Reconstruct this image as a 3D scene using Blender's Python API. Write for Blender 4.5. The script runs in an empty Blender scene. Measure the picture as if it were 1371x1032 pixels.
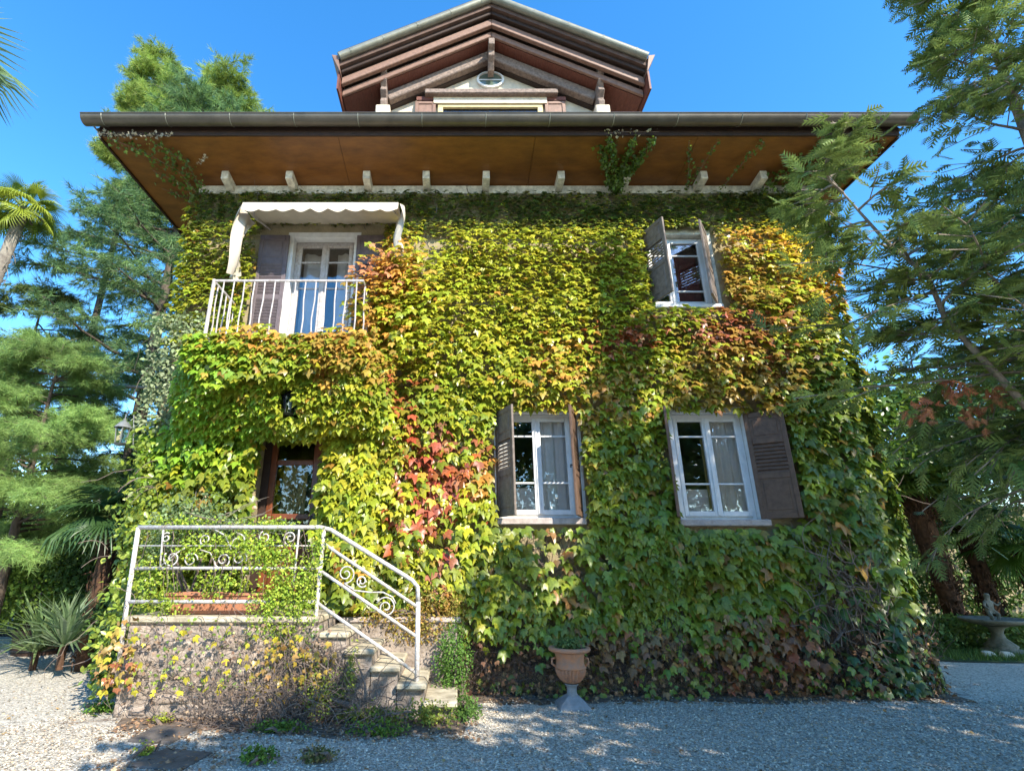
import bpy, math, random
import numpy as np
from mathutils import Vector, Matrix
random.seed(7)
rng = np.random.default_rng(11)
sc = bpy.context.scene
col = sc.collection

# ---------------------------------------------------------------- camera, world, sun
cam = bpy.data.objects.new('camera', bpy.data.cameras.new('camera'))
col.objects.link(cam)
cam.location = (0, -7.6, 1.6)
cam.rotation_euler = (math.radians(108.6), 0, 0)
cam.data.sensor_width = 36
cam.data.lens = 694 / 1371 * 36
cam.data.shift_x = (685.5 - 612) / 1371
cam.data.clip_end = 1000
sc.camera = cam

S = Vector((.458, -.654, .602)).normalized()          # towards the sun
world = bpy.data.worlds.new('World'); sc.world = world; world.use_nodes = True
wn = world.node_tree
sky = wn.nodes.new('ShaderNodeTexSky'); sky.sky_type = 'NISHITA'; sky.sun_disc = False
sky.sun_elevation = math.asin(S.z); sky.sun_rotation = math.atan2(S.x, S.y)
sky.air_density = 1.0; sky.dust_density = 0.15; sky.ozone_density = 2.2
hsv = wn.nodes.new('ShaderNodeHueSaturation'); hsv.inputs['Saturation'].default_value = 1.33; hsv.inputs['Hue'].default_value = .499; hsv.inputs['Value'].default_value = 1.2
wn.links.new(sky.outputs[0], hsv.inputs['Color'])
wn.links.new(hsv.outputs[0], wn.nodes['Background'].inputs[0])
wn.nodes['Background'].inputs[1].default_value = 0.15
sun = bpy.data.objects.new('sun', bpy.data.lights.new('sun', 'SUN'))
sun.data.energy = 4.0; sun.data.angle = math.radians(.5); sun.data.color = (1, .92, .78)
sun.rotation_euler = S.to_track_quat('Z', 'Y').to_euler()
sun.location = S * 30
col.objects.link(sun)
sc.view_settings.view_transform = 'Standard'; sc.view_settings.look = 'None'
sc.view_settings.exposure = 1.36; sc.view_settings.gamma = 1
sc.cycles.max_bounces = 8; sc.cycles.transparent_max_bounces = 8

# ---------------------------------------------------------------- helpers
def tag(o, label=None, cat=None, group=None, kind=None):
    if label: o['label'] = label
    if cat: o['category'] = cat
    if group: o['group'] = group
    if kind: o['kind'] = kind
    return o
def empty(name, loc=(0, 0, 0), rz=0, **k):
    o = bpy.data.objects.new(name, None); col.objects.link(o)
    o.location = loc; o.rotation_euler = (0, 0, rz); o.empty_display_size = .2
    return tag(o, **k)
def bevel(o, w=.006, seg=1):
    m = o.modifiers.new('bevel', 'BEVEL'); m.width = w; m.segments = seg; m.limit_method = 'ANGLE'
    return o
def copy_tree(o, parent=None):
    c = o.copy(); col.objects.link(c)
    if parent: c.parent = parent
    for ch in list(o.children): copy_tree(ch, c)
    return c
class MB:
    def __init__(s): s.v = []; s.f = []
    def add(s, vs, fs):
        n = len(s.v); s.v += [tuple(v) for v in vs]; s.f += [tuple(i + n for i in f) for f in fs]; return s
    def hexa(s, p):
        return s.add(p, [(0, 3, 2, 1), (4, 5, 6, 7), (0, 1, 5, 4), (1, 2, 6, 5), (2, 3, 7, 6), (3, 0, 4, 7)])
    def box(s, x0, x1, y0, y1, z0, z1):
        return s.hexa([(x0, y0, z0), (x1, y0, z0), (x1, y1, z0), (x0, y1, z0), (x0, y0, z1), (x1, y0, z1), (x1, y1, z1), (x0, y1, z1)])
    def tube(s, pts, r, n=8, caps=True):
        pts = [Vector(p) for p in pts]; rs = r if hasattr(r, '__len__') else [r] * len(pts)
        up = Vector((0, 0, 1)); rings = []
        d0 = (pts[1] - pts[0]).normalized()
        a = d0.cross(up)
        if a.length < .05: a = d0.cross(Vector((1, 0, 0)))
        a.normalize()
        for i, p in enumerate(pts):
            d = (pts[min(i + 1, len(pts) - 1)] - pts[max(i - 1, 0)])
            d = d.normalized() if d.length > 1e-9 else d0
            a = (a - d * a.dot(d)); a = a.normalized() if a.length > 1e-6 else d.orthogonal().normalized()
            b = d.cross(a)
            rings.append([p + (a * math.cos(2 * math.pi * k / n) + b * math.sin(2 * math.pi * k / n)) * rs[i] for k in range(n)])
        vs = [v for rg in rings for v in rg]; fs = []
        for i in range(len(pts) - 1):
            for k in range(n):
                fs.append((i * n + k, i * n + (k + 1) % n, (i + 1) * n + (k + 1) % n, (i + 1) * n + k))
        if caps:
            fs.append(tuple(range(n))[::-1]); fs.append(tuple((len(pts) - 1) * n + k for k in range(n)))
        return s.add(vs, fs)
    def bar(s, p, q, w, t, up=(0, 0, 1)):       # rectangular beam from p to q, w across, t along up
        p = Vector(p); q = Vector(q); d = (q - p).normalized(); a = d.cross(Vector(up)).normalized(); b = a.cross(d)
        c = []
        for e in (p, q):
            c += [e - a * w / 2 - b * t / 2, e + a * w / 2 - b * t / 2, e + a * w / 2 + b * t / 2, e - a * w / 2 + b * t / 2]
        return s.add(c, [(0, 3, 2, 1), (4, 5, 6, 7), (0, 1, 5, 4), (1, 2, 6, 5), (2, 3, 7, 6), (3, 0, 4, 7)])
    def lathe(s, prof, c=(0, 0, 0), n=24, flute=None):
        vs = []; fs = []
        for i, (r, z) in enumerate(prof):
            for k in range(n):
                rr = r
                if flute and flute[0] <= z <= flute[1]: rr = r * (1 - flute[2] * (k % 2))
                a = 2 * math.pi * k / n; vs.append((c[0] + rr * math.cos(a), c[1] + rr * math.sin(a), c[2] + z))
        for i in range(len(prof) - 1):
            for k in range(n):
                fs.append((i * n + k, i * n + (k + 1) % n, (i + 1) * n + (k + 1) % n, (i + 1) * n + k))
        return s.add(vs, fs)
    def build(s, name, m, parent=None, smooth=False, bev=0):
        me = bpy.data.meshes.new(name); me.from_pydata(s.v, [], s.f); me.update()
        if smooth:
            me.polygons.foreach_set('use_smooth', [True] * len(me.polygons))
        me.materials.append(m)
        o = bpy.data.objects.new(name, me); col.objects.link(o)
        if parent: o.parent = parent
        if bev: bevel(o, bev)
        return o
def np_mesh(name, V, F, m, parent=None, C=None, smooth=False):
    """V (n,3), F (m,3) triangles, C (n,3) colour per vertex"""
    me = bpy.data.meshes.new(name); n = len(V); k = len(F)
    me.vertices.add(n); me.vertices.foreach_set('co', np.ascontiguousarray(V, dtype=np.float32).ravel())
    me.loops.add(k * 3); me.loops.foreach_set('vertex_index', np.ascontiguousarray(F, dtype=np.int32).ravel())
    me.polygons.add(k); me.polygons.foreach_set('loop_start', np.arange(0, k * 3, 3, dtype=np.int32))
    me.polygons.foreach_set('loop_total', np.full(k, 3, dtype=np.int32))
    if smooth: me.polygons.foreach_set('use_smooth', np.ones(k, dtype=bool))
    me.update(calc_edges=True)
    if C is not None:
        at_ = me.color_attributes.new('Col', 'FLOAT_COLOR', 'POINT')
        c4 = np.ones((n, 4), dtype=np.float32); c4[:, :3] = C; at_.data.foreach_set('color', c4.ravel())
    me.materials.append(m)
    o = bpy.data.objects.new(name, me); col.objects.link(o)
    if parent: o.parent = parent
    if parent and k > 60 and name not in ('frond', 'leaf'): o['kind'] = 'stuff'
    return o
def norm(a): return a / np.maximum(np.linalg.norm(a, axis=-1, keepdims=True), 1e-9)
def frames(t, n):
    """rotation (N,3,3) with columns side, tip, normal"""
    t = norm(t); n = norm(n - t * (n * t).sum(-1, keepdims=True)); s = np.cross(t, n)
    return np.stack([s, t, n], axis=-1)
def scatter(bv, bf, R, scale, T, C):
    N = len(T); V = np.einsum('nij,kj->nki', R, bv) * np.asarray(scale).reshape(-1, 1, 1) + T[:, None, :]
    F = bf[None] + (np.arange(N) * len(bv))[:, None, None]
    return V.reshape(-1, 3), F.reshape(-1, 3), np.repeat(C, len(bv), axis=0)
def join(parts):
    Vs, Fs, Cs, o = [], [], [], 0
    for V, F, C in parts: Vs.append(V); Fs.append(F + o); Cs.append(C); o += len(V)
    return np.concatenate(Vs), np.concatenate(Fs), np.concatenate(Cs)
_L = np.random.default_rng(5).random(4096)
def vnoise(x, y, z=0.0, seed=0):
    x, y, z = np.broadcast_arrays(np.asarray(x, float), np.asarray(y, float), np.asarray(z, float))
    i, j, k = np.floor(x).astype(int), np.floor(y).astype(int), np.floor(z).astype(int)
    fx, fy, fz = x - i, y - j, z - k
    fx, fy, fz = [f * f * (3 - 2 * f) for f in (fx, fy, fz)]
    h = lambda a, b, c: _L[(a * 73 + b * 179 + c * 283 + seed * 997) % 4096]
    r = 0
    for a in (0, 1):
        for b in (0, 1):
            for c in (0, 1):
                r = r + h(i + a, j + b, k + c) * (fx if a else 1 - fx) * (fy if b else 1 - fy) * (fz if c else 1 - fz)
    return r
def rv(n): return norm(rng.normal(size=(n, 3)))

# ---------------------------------------------------------------- materials
def mat(name, c, rough=.6, noise=0, nscale=8, bump=0, bscale=30, spec=.4, c2=None, metal=0, stretch=None, detail=6, coat=0):
    m = bpy.data.materials.new(name); m.use_nodes = True; nt = m.node_tree; b = nt.nodes['Principled BSDF']
    b.inputs['Roughness'].default_value = rough; b.inputs['Metallic'].default_value = metal
    b.inputs['Specular IOR Level'].default_value = spec
    b.inputs['Base Color'].default_value = (*c, 1)
    tc = nt.nodes.new('ShaderNodeTexCoord'); mp = nt.nodes.new('ShaderNodeMapping')
    geo = nt.nodes.new('ShaderNodeNewGeometry')
    nt.links.new(geo.outputs['Position'], mp.inputs[0])
    if stretch: mp.inputs['Scale'].default_value = stretch
    if noise or c2:
        t = nt.nodes.new('ShaderNodeTexNoise'); t.inputs['Scale'].default_value = nscale; t.inputs['Detail'].default_value = detail
        t.inputs['Roughness'].default_value = .65
        nt.links.new(mp.outputs[0], t.inputs['Vector'])
        r = nt.nodes.new('ShaderNodeValToRGB')
        d = c2 if c2 else tuple(x * (1 - noise) for x in c)
        e = c if c2 else tuple(min(1, x * (1 + noise * .6)) for x in c)
        r.color_ramp.elements[0].position = .35; r.color_ramp.elements[0].color = (*d, 1)
        r.color_ramp.elements[1].position = .65; r.color_ramp.elements[1].color = (*e, 1)
        nt.links.new(t.outputs['Fac'], r.inputs[0]); nt.links.new(r.outputs[0], b.inputs['Base Color'])
    if bump:
        t2 = nt.nodes.new('ShaderNodeTexNoise'); t2.inputs['Scale'].default_value = bscale; t2.inputs['Detail'].default_value = 5
        nt.links.new(mp.outputs[0], t2.inputs['Vector'])
        bp = nt.nodes.new('ShaderNodeBump'); bp.inputs['Strength'].default_value = bump; bp.inputs['Distance'].default_value = .02
        nt.links.new(t2.outputs['Fac'], bp.inputs['Height']); nt.links.new(bp.outputs[0], b.inputs['Normal'])
    return m
def leaf_mat(name, trans=.35, rough=.45, spec=.35, sat=1):
    m = bpy.data.materials.new(name); m.use_nodes = True; nt = m.node_tree; b = nt.nodes['Principled BSDF']
    a = nt.nodes.new('ShaderNodeAttribute'); a.attribute_name = 'Col'
    geo = nt.nodes.new('ShaderNodeNewGeometry')
    t = nt.nodes.new('ShaderNodeTexNoise'); t.inputs['Scale'].default_value = 38; t.inputs['Detail'].default_value = 3
    nt.links.new(geo.outputs['Position'], t.inputs['Vector'])
    mr = nt.nodes.new('ShaderNodeMapRange'); mr.inputs[1].default_value = .3; mr.inputs[2].default_value = .7
    mr.inputs[3].default_value = .72; mr.inputs[4].default_value = 1.22
    nt.links.new(t.outputs['Fac'], mr.inputs[0])
    mx = nt.nodes.new('ShaderNodeVectorMath'); mx.operation = 'SCALE'
    nt.links.new(a.outputs['Color'], mx.inputs[0]); nt.links.new(mr.outputs[0], mx.inputs['Scale'])
    nt.links.new(mx.outputs[0], b.inputs['Base Color'])
    b.inputs['Roughness'].default_value = rough; b.inputs['Specular IOR Level'].default_value = spec
    tr = nt.nodes.new('ShaderNodeBsdfTranslucent'); nt.links.new(mx.outputs[0], tr.inputs['Color'])
    ms = nt.nodes.new('ShaderNodeMixShader'); ms.inputs[0].default_value = trans
    nt.links.new(b.outputs[0], ms.inputs[1]); nt.links.new(tr.outputs[0], ms.inputs[2])
    nt.links.new(ms.outputs[0], nt.nodes['Material Output'].inputs[0])
    return m
def glass_mat(name, tint=(.97, .97, .97), refl=.12):
    m = bpy.data.materials.new(name); m.use_nodes = True; nt = m.node_tree
    nt.nodes.remove(nt.nodes['Principled BSDF'])
    g = nt.nodes.new('ShaderNodeBsdfGlossy'); g.inputs['Roughness'].default_value = .01
    t = nt.nodes.new('ShaderNodeBsdfTransparent'); t.inputs[0].default_value = (*tint, 1)
    f = nt.nodes.new('ShaderNodeFresnel'); f.inputs[0].default_value = 1.55
    ad = nt.nodes.new('ShaderNodeMath'); ad.operation = 'ADD'; ad.inputs[1].default_value = refl
    nt.links.new(f.outputs[0], ad.inputs[0])
    x = nt.nodes.new('ShaderNodeMixShader'); nt.links.new(ad.outputs[0], x.inputs[0])
    nt.links.new(t.outputs[0], x.inputs[1]); nt.links.new(g.outputs[0], x.inputs[2])
    nt.links.new(x.outputs[0], nt.nodes['Material Output'].inputs[0])
    return m
M = {}
M['stucco'] = mat('stucco', (.38, .31, .19), .9, c2=(.22, .18, .10), nscale=3, bump=.6, bscale=40)
M['stucco_white'] = mat('white_plaster', (.62, .54, .42), .85, noise=.2, nscale=5, bump=.3, bscale=60)
M['white_wood'] = mat('white_painted_wood', (.74, .74, .72), .5, noise=.10, nscale=9, bump=.15, bscale=60)
M['old_white'] = mat('weathered_white_paint', (.60, .57, .48), .65, noise=.35, nscale=12, bump=.25, bscale=50)
M['shutter'] = mat('brown_painted_wood', (.135, .08, .052), .55, noise=.25, nscale=14, bump=.2, bscale=50, spec=.3)
M['shutter_mauve'] = mat('mauve_brown_paint', (.125, .098, .103), .55, noise=.2, nscale=14, bump=.2, bscale=50)
M['shutter_grey'] = mat('grey_brown_paint', (.17, .135, .11), .65, noise=.3, nscale=14, bump=.3, bscale=50)  # paler, greyer brown used on some of the shutters
M['soffit'] = mat('brown_painted_soffit', (.20, .08, .017), .42, c2=(.115, .044, .011), nscale=2.2, bump=.12, bscale=14, stretch=(1, 2.5, 1))
M['dark_brown'] = mat('dark_brown_wood', (.035, .018, .012), .6, noise=.3, nscale=10, bump=.2)
M['red_brown'] = mat('red_brown_boards', (.15, .052, .035), .55, noise=.35, nscale=10, bump=.2, stretch=(6, 1, 1))
M['beam'] = mat('weathered_brown_beam', (.22, .165, .135), .7, noise=.4, nscale=16, bump=.4, bscale=40)
M['trim'] = mat('pinkish_brown_trim', (.22, .13, .095), .55, noise=.2, nscale=12)
M['cream'] = mat('cream_wood', (.62, .50, .26), .6, noise=.12)
M['gutter'] = mat('aged_zinc_gutter', (.10, .088, .07), .38, noise=.25, nscale=3, spec=.5, metal=.25)
M['flash'] = mat('grey_green_metal_flashing', (.22, .22, .175), .42, noise=.2, nscale=4, metal=.3)
M['sill'] = mat('stone_sill', (.42, .36, .33), .8, noise=.25, nscale=10, bump=.3)
M['rust_wood'] = mat('reddish_varnished_wood', (.17, .05, .02), .35, noise=.4, nscale=9, stretch=(1, 1, .2), spec=.5)
M['curtain'] = mat('grey_linen_curtain', (.85, .80, .74), .9, noise=.08, nscale=4)
M['curtain_gold'] = mat('golden_curtain', (.38, .28, .10), .9, noise=.2, nscale=20, stretch=(8, 1, 1))
M['red_cloth'] = mat('dark_red_panel', (.16, .008, .010), .7, noise=.3, nscale=20)
M['glass'] = glass_mat('window_glass', refl=.05)
M['lamp_glass'] = glass_mat('lantern_glass', (.75, .85, .88), .25)
M['room'] = mat('dim_room', (.10, .085, .07), .9)
M['iron_white'] = mat('white_painted_iron', (.60, .60, .60), .5, c2=(.36, .30, .25), nscale=26, bump=.2, bscale=80, spec=.5)
M['iron_grey'] = mat('pale_grey_iron', (.52, .49, .48), .55, c2=(.34, .29, .26), nscale=24)
M['black_iron'] = mat('black_iron', (.02, .022, .024), .45, noise=.2)
M['canvas'] = mat('off_white_canvas', (.50, .44, .35), .85, noise=.12, nscale=5)
M['stone'] = mat('rough_rubble_stone', (.43, .36, .30), .9, c2=(.22, .17, .14), nscale=7, bump=.9, bscale=22)
M['mortar'] = mat('crumbling_mortar', (.36, .30, .25), .95, c2=(.20, .16, .13), nscale=9, bump=1, bscale=26)
M['step'] = mat('worn_stone_tread', (.56, .49, .36), .85, c2=(.27, .23, .16), nscale=5, bump=.4, bscale=30)
M['terracotta'] = mat('terracotta', (.42, .17, .085), .8, c2=(.30, .14, .09), nscale=9, bump=.3)
M['urn_clay'] = mat('weathered_terracotta_with_lime', (.50, .21, .10), .85, c2=(.34, .20, .14), nscale=14, bump=.4)
M['urn_base'] = mat('grey_cast_stone', (.23, .235, .24), .85, noise=.2, nscale=12, bump=.3)
M['old_stone'] = mat('mossy_cast_stone', (.22, .21, .17), .9, c2=(.10, .11, .08), nscale=12, bump=.5)
M['slate'] = mat('dark_stone_slab', (.12, .10, .085), .7, noise=.35, nscale=7, bump=.4)
M['tile'] = mat('roof_slates', (.10, .06, .045), .8, noise=.3, nscale=5, bump=.5)
M['lantern_grey'] = mat('dull_grey_lantern_metal', (.16, .17, .17), .5, noise=.3)
M['soil_strip'] = mat('brown_earth_with_fine_gravel', (.20, .15, .11), .95, c2=(.08, .06, .045), nscale=14, bump=1, bscale=50)
M['grey_trunk'] = mat('grey_fibrous_palm_trunk', (.26, .23, .18), .95, c2=(.12, .10, .08), nscale=8, bump=1, bscale=20)
M['bark'] = mat('grey_brown_bark', (.12, .09, .07), .95, c2=(.05, .038, .03), nscale=9, bump=1, bscale=16, stretch=(1, 1, .3))
M['branch'] = mat('pale_branch_bark', (.24, .20, .16), .9, noise=.4, nscale=14, bump=.5)
M['vine'] = mat('dry_grey_vine_stems', (.20, .155, .125), .95, c2=(.10, .072, .06), nscale=12)
M['palm_fibre'] = mat('brown_palm_fibre', (.12, .06, .032), .95, c2=(.04, .022, .014), nscale=8, bump=1, bscale=20)
M['leaf'] = leaf_mat('ivy_leaf', .38, .36, .6)
M['matte_leaf'] = leaf_mat('matte_leaf', .30, .6, .25)
M['needle'] = leaf_mat('conifer_needle', .30, .55, .3)
M['petal'] = leaf_mat('dead_leaf', .1, .8, .1)
M['pebble'] = leaf_mat('pebble', 0, .75, .3)
M['soil'] = mat('garden_soil', (.065, .06, .035), .95, c2=(.03, .035, .015), nscale=4, bump=.6)
M['grass'] = mat('short_rough_grass', (.07, .11, .025), .95, c2=(.035, .06, .015), nscale=6, bump=.8, bscale=60)
# gravel base material: fine chips of white and grey stone
def gravel_mat():
    m = bpy.data.materials.new('gravel'); m.use_nodes = True; nt = m.node_tree; b = nt.nodes['Principled BSDF']
    b.inputs['Roughness'].default_value = .85
    g = nt.nodes.new('ShaderNodeNewGeometry')
    v = nt.nodes.new('ShaderNodeTexVoronoi'); v.inputs['Scale'].default_value = 55
    nt.links.new(g.outputs['Position'], v.inputs['Vector'])
    r = nt.nodes.new('ShaderNodeValToRGB')
    r.color_ramp.elements[0].color = (.24, .22, .18, 1); r.color_ramp.elements[1].color = (.68, .62, .52, 1)
    sp = nt.nodes.new('ShaderNodeSeparateColor'); nt.links.new(v.outputs['Color'], sp.inputs[0])
    nt.links.new(sp.outputs[0], r.inputs[0])
    n = nt.nodes.new('ShaderNodeTexNoise'); n.inputs['Scale'].default_value = .7; n.inputs['Detail'].default_value = 4
    nt.links.new(g.outputs['Position'], n.inputs['Vector'])
    mr = nt.nodes.new('ShaderNodeMapRange'); mr.inputs[3].default_value = .75; mr.inputs[4].default_value = 1.2
    nt.links.new(n.outputs['Fac'], mr.inputs[0])
    mx = nt.nodes.new('ShaderNodeVectorMath'); mx.operation = 'SCALE'
    nt.links.new(r.outputs[0], mx.inputs[0]); nt.links.new(mr.outputs[0], mx.inputs['Scale'])
    nt.links.new(mx.outputs[0], b.inputs['Base Color'])
    bp = nt.nodes.new('ShaderNodeBump'); bp.inputs['Strength'].default_value = .9; bp.inputs['Distance'].default_value = .012; bp.invert = True
    nt.links.new(v.outputs['Distance'], bp.inputs['Height']); nt.links.new(bp.outputs[0], b.inputs['Normal'])
    return m
M['gravel'] = gravel_mat()
M['dim_curtain'] = mat('grey_net_curtain', (.60, .57, .56), .9, noise=.1)
# ---------------------------------------------------------------- ground
gnd = MB().add([(-200, -200, 0), (200, -200, 0), (200, 200, 0), (-200, 200, 0)], [(0, 1, 2, 3)]).build('ground', M['soil']); tag(gnd, kind='structure')
gx = [(-30, -30), (30, -30), (30, 1.2), (14, 1.6), (10.2, 1.9), (9.1, 1.85), (8.2, 1.95), (7.3, 2.4), (6.8, 4), (6.7, 9), (6.0, 12), (-4.9, 12), (-5.0, 2.2), (-6.2, 2.9), (-7.6, 3.6), (-10, 5.0), (-16, 6.2), (-30, 7)]
gv = MB().add([(x, y, .004) for x, y in gx], [tuple(range(len(gx)))]).build('gravel_yard', M['gravel']); tag(gv, kind='structure')
ln = [(7.6, 2.5), (8.4, 2.05), (9.1, 1.95), (10.3, 2.0), (14, 1.7), (30, 1.3), (30, 20), (7.6, 20)]
tag(MB().add([(x, y, .006) for x, y in ln], [tuple(range(len(ln)))]).build('lawn', M['grass']), kind='structure')

def soil_edge(x):
    x = np.asarray(x, float); b = np.where(x < .15, -1.55 - .25 * np.exp(-((x + 1.2) / 1.0) ** 2), -.42)
    b = b + 1.3 * np.exp(-((x + 3.9) / .35) ** 2)
    return b - .22 * vnoise(x * 1.3, 0, 0, 21) - .10 * vnoise(x * 5, 0, 0, 22)
xs_ = np.linspace(-3.66, 6.2, 120); ev = soil_edge(xs_)
bv = MB().add([(float(a), float(c), .0065) for a, c in zip(xs_, ev)] + [(float(a), -.05, .0065) for a in xs_], [(i, i + 1, 121 + i, 120 + i) for i in range(119)])
tag(bv.build('soil_strip', M['soil_strip']), kind='structure')
# loose pebbles near the camera
def pebbles():
    ico = np.array([(0, 0, .6), (.9, 0, .1), (.2, .8, 0), (-.75, .45, .1), (-.7, -.55, 0), (.3, -.85, .1), (0, 0, -.4)], float)
    f = np.array([(0, 1, 2), (0, 2, 3), (0, 3, 4), (0, 4, 5), (0, 5, 1)])
    n = 90000
    x = rng.uniform(-6.2, 7.2, n); y = -3.9 + 4.6 * rng.random(n) ** 1.0
    k = ~((x > -3.9) & (x < .1) & (y > -1.5)) & (y < .55) & ~((x > -4.4) & (x < 6.1) & (y > -.12)) & ~((x > -3.06) & (x < -2.6) & (y > -2.1) & (y < -1.55))
    x, y = x[k], y[k]; e_ = soil_edge(x); kk = rng.random(len(x)) < np.clip((e_ + .12 - y) / .25, .12, 1); x, y = x[kk], y[kk]; n = len(x)
    s = rng.uniform(.006, .015, n)
    R = frames(norm(np.c_[rng.normal(size=(n, 2)), rng.normal(size=n) * .25]), np.c_[rng.normal(size=(n, 2)) * .3, np.ones(n)])
    w = rng.random((n, 1)) ** 1.5
    C = np.array([[.26, .25, .24]]) * (1 - w) + np.array([[.80, .78, .73]]) * w
    C = C * np.array([1.0, .90, .75]); warm = rng.random(n) < .12; C[warm] *= np.array([1.05, .85, .68])
    V, F, C = scatter(ico, f, R, s, np.c_[x, y, .006 + s * .25], C)
    tag(np_mesh('loose_gravel', V, F, M['pebble'], None, C), 'pale grey and white gravel chips spread across the yard', 'gravel', kind='stuff')
pebbles()

# ---------------------------------------------------------------- house
house = empty('villa', (0, 0, 0), label='two storey villa under creepers with wide brown eaves and small gabled roof tower', cat='house')
def wall_with_holes(x0, x1, z0, z1, holes, th=.35):
    xs = sorted({x0, x1, *[h[0] for h in holes], *[h[1] for h in holes]}); zs = sorted({z0, z1, *[h[2] for h in holes], *[h[3] for h in holes]})
    b = MB()
    inh = lambda x, z: any(h[0] < x < h[1] and h[2] < z < h[3] for h in holes)
    for i in range(len(xs) - 1):
        for j in range(len(zs) - 1):
            if inh((xs[i] + xs[i + 1]) / 2, (zs[j] + zs[j + 1]) / 2): continue
            for y, o in ((0, 1), (th, -1)):
                q = [(xs[i], y, zs[j]), (xs[i + 1], y, zs[j]), (xs[i + 1], y, zs[j + 1]), (xs[i], y, zs[j + 1])]
                b.add(q if o > 0 else q[::-1], [(0, 1, 2, 3)])
    for a, c, d, e in holes:
        b.add([(a, 0, d), (a, th, d), (a, th, e), (a, 0, e)], [(0, 1, 2, 3)]); b.add([(c, 0, d), (c, th, d), (c, th, e), (c, 0, e)], [(0, 3, 2, 1)])
        b.add([(a, 0, d), (c, 0, d), (c, th, d), (a, th, d)], [(0, 1, 2, 3)]); b.add([(a, 0, e), (c, 0, e), (c, th, e), (a, th, e)], [(0, 3, 2, 1)])
    return b
W2 = (.64, 1.76, 2.16, 3.72); W3 = (3.24, 4.34, 2.14, 3.72); WU = (3.2, 4.24, 5.52, 6.88); WB = (-2.78, -1.74, 4.45, 6.82); WD = (-2.92, -1.3, 1.02, 3.5)
wall_with_holes(-4.52, 6.08, 0, 7.95, [W2, W3, WU, WB, WD]).build('front_wall', M['stucco'], house)
MB().box(-4.52, -4.3, .352, 9, 0, 7.95).build('side_wall', M['stucco'], house)
MB().box(5.78, 6.08, .352, 9, 0, 7.95).build('side_wall', M['stucco'], house)
MB().box(-4.52, 6.08, 9, 9.3, 0, 7.95).build('back_wall', M['stucco'], house)
MB().box(-4.29, 5.77, 2.6, 2.7, 0, 7.9).box(-4.29, 5.77, .353, 2.6, 4.2, 4.35).box(-4.29, 5.77, .353, 2.6, .9, 1.0).build('interior_wall', M['room'], house)
# eaves
def soffit_board(y0, y1, x0, x1, z0, z1):
    return MB().add([(x0, y0, z0), (x1, y0, z0), (x1, y1, z1), (x0, y1, z1), (x0, y0, z0 + .02), (x1, y0, z0 + .02), (x1, y1, z1 + .02), (x0, y1, z1 + .02)],
                    [(0, 3, 2, 1), (4, 5, 6, 7), (0, 1, 5, 4), (1, 2, 6, 5), (2, 3, 7, 6), (3, 0, 4, 7)])
XL, XR, YF, YB = -5.68, 7.02, -1.02, 10.2
zs_o, zs_i = 8.0, 7.88
def quadpanel(p): # four corners, 2 cm thick upwards
    return MB().hexa([*p, *[(a, b, c + .02) for a, b, c in p]])
xs = [-4.6, -1.9, 1.25, 3.85, 6.08]
sf = [quadpanel([(XL if i == 0 else xs[i] + .003, YF, zs_o), (XR if i == 3 else xs[i + 1] - .003, YF, zs_o), (xs[i + 1] - .003, 0, zs_i), (xs[i] + .003, 0, zs_i)]) for i in range(4)]
for b in sf: b.build('soffit_panel', M['soffit'], house)
for i in range(3):
    y0, y1 = i * 3.1 + .003, (i + 1) * 3.1 - .003
    f0 = YF if i == 0 else y0
    quadpanel([(XL, f0 + (.003 if i == 0 else 0), zs_o), (-4.6, y0, zs_i), (-4.6, y1, zs_i), (XL, y1, zs_o)]).build('soffit_panel', M['soffit'], house)
    quadpanel([(6.08, y0, zs_i), (XR, f0 + (.003 if i == 0 else 0), zs_o), (XR, y1, zs_o), (6.08, y1, zs_i)]).build('soffit_panel', M['soffit'], house)
MB().box(XL - .03, XR + .03, YF - .035, YF - .002, 8.0, 8.16).build('fascia_board', M['dark_brown'], house, bev=.004)
MB().box(XL - .035, XL - .002, YF, YB, 7.97, 8.16).build('fascia_board', M['dark_brown'], house)
MB().box(XR + .002, XR + .035, YF, YB, 7.97, 8.16).build('fascia_board', M['dark_brown'], house)
def gutter(p0, p1, out, r=.115):
    """half round gutter from p0 to p1, rolled lip on the outer side"""
    p0 = Vector(p0); p1 = Vector(p1); out = Vector(out); b = MB(); n = 10; prof = []
    for k in range(n + 1):
        a = math.pi * k / n; prof.append((math.cos(a) * r, -math.sin(a) * r))
    prof2 = [(x * .95, z * .95) for x, z in prof[::-1]]
    pr = prof + prof2; vs = []
    for p in (p0, p1):
        vs += [p + out * x + Vector((0, 0, z)) for x, z in pr]
    m_ = len(pr); fs = [(k, (k + 1) % m_, m_ + (k + 1) % m_, m_ + k) for k in range(m_)]
    fs += [tuple(range(m_)), tuple(range(m_, 2 * m_))[::-1]]
    b.add(vs, fs); b.tube([p0 + out * r, p1 + out * r], .013, 6)
    return b
gy, gz = YF - .16, 8.205
gt = gutter((XL - .2, gy, gz), (XR + .2, gy, gz), (0, -1, 0)).build('gutter', M['gutter'], house, smooth=True)
gt.modifiers.new('es', 'EDGE_SPLIT').split_angle = .8
for x in np.arange(-5.55, 7.3, 1.0):
    MB().tube([(x, gy + .118 * math.cos(a), gz - .118 * math.sin(a)) for a in np.linspace(0, math.pi, 9)], .007, 4).build('gutter_strap', M['flash'], gt)
for x, o in ((XL - .10, -1), (XR + .10, 1)):
    g2 = gutter((x, YF - .02, gz), (x, YB, gz), (o, 0, 0), .06).build('gutter', M['gutter'], house)
MB().box(-4.55, 6.2, -.045, -.002, 7.70, 7.865).build('frieze_board', M['old_white'], house, bev=.004)
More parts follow.
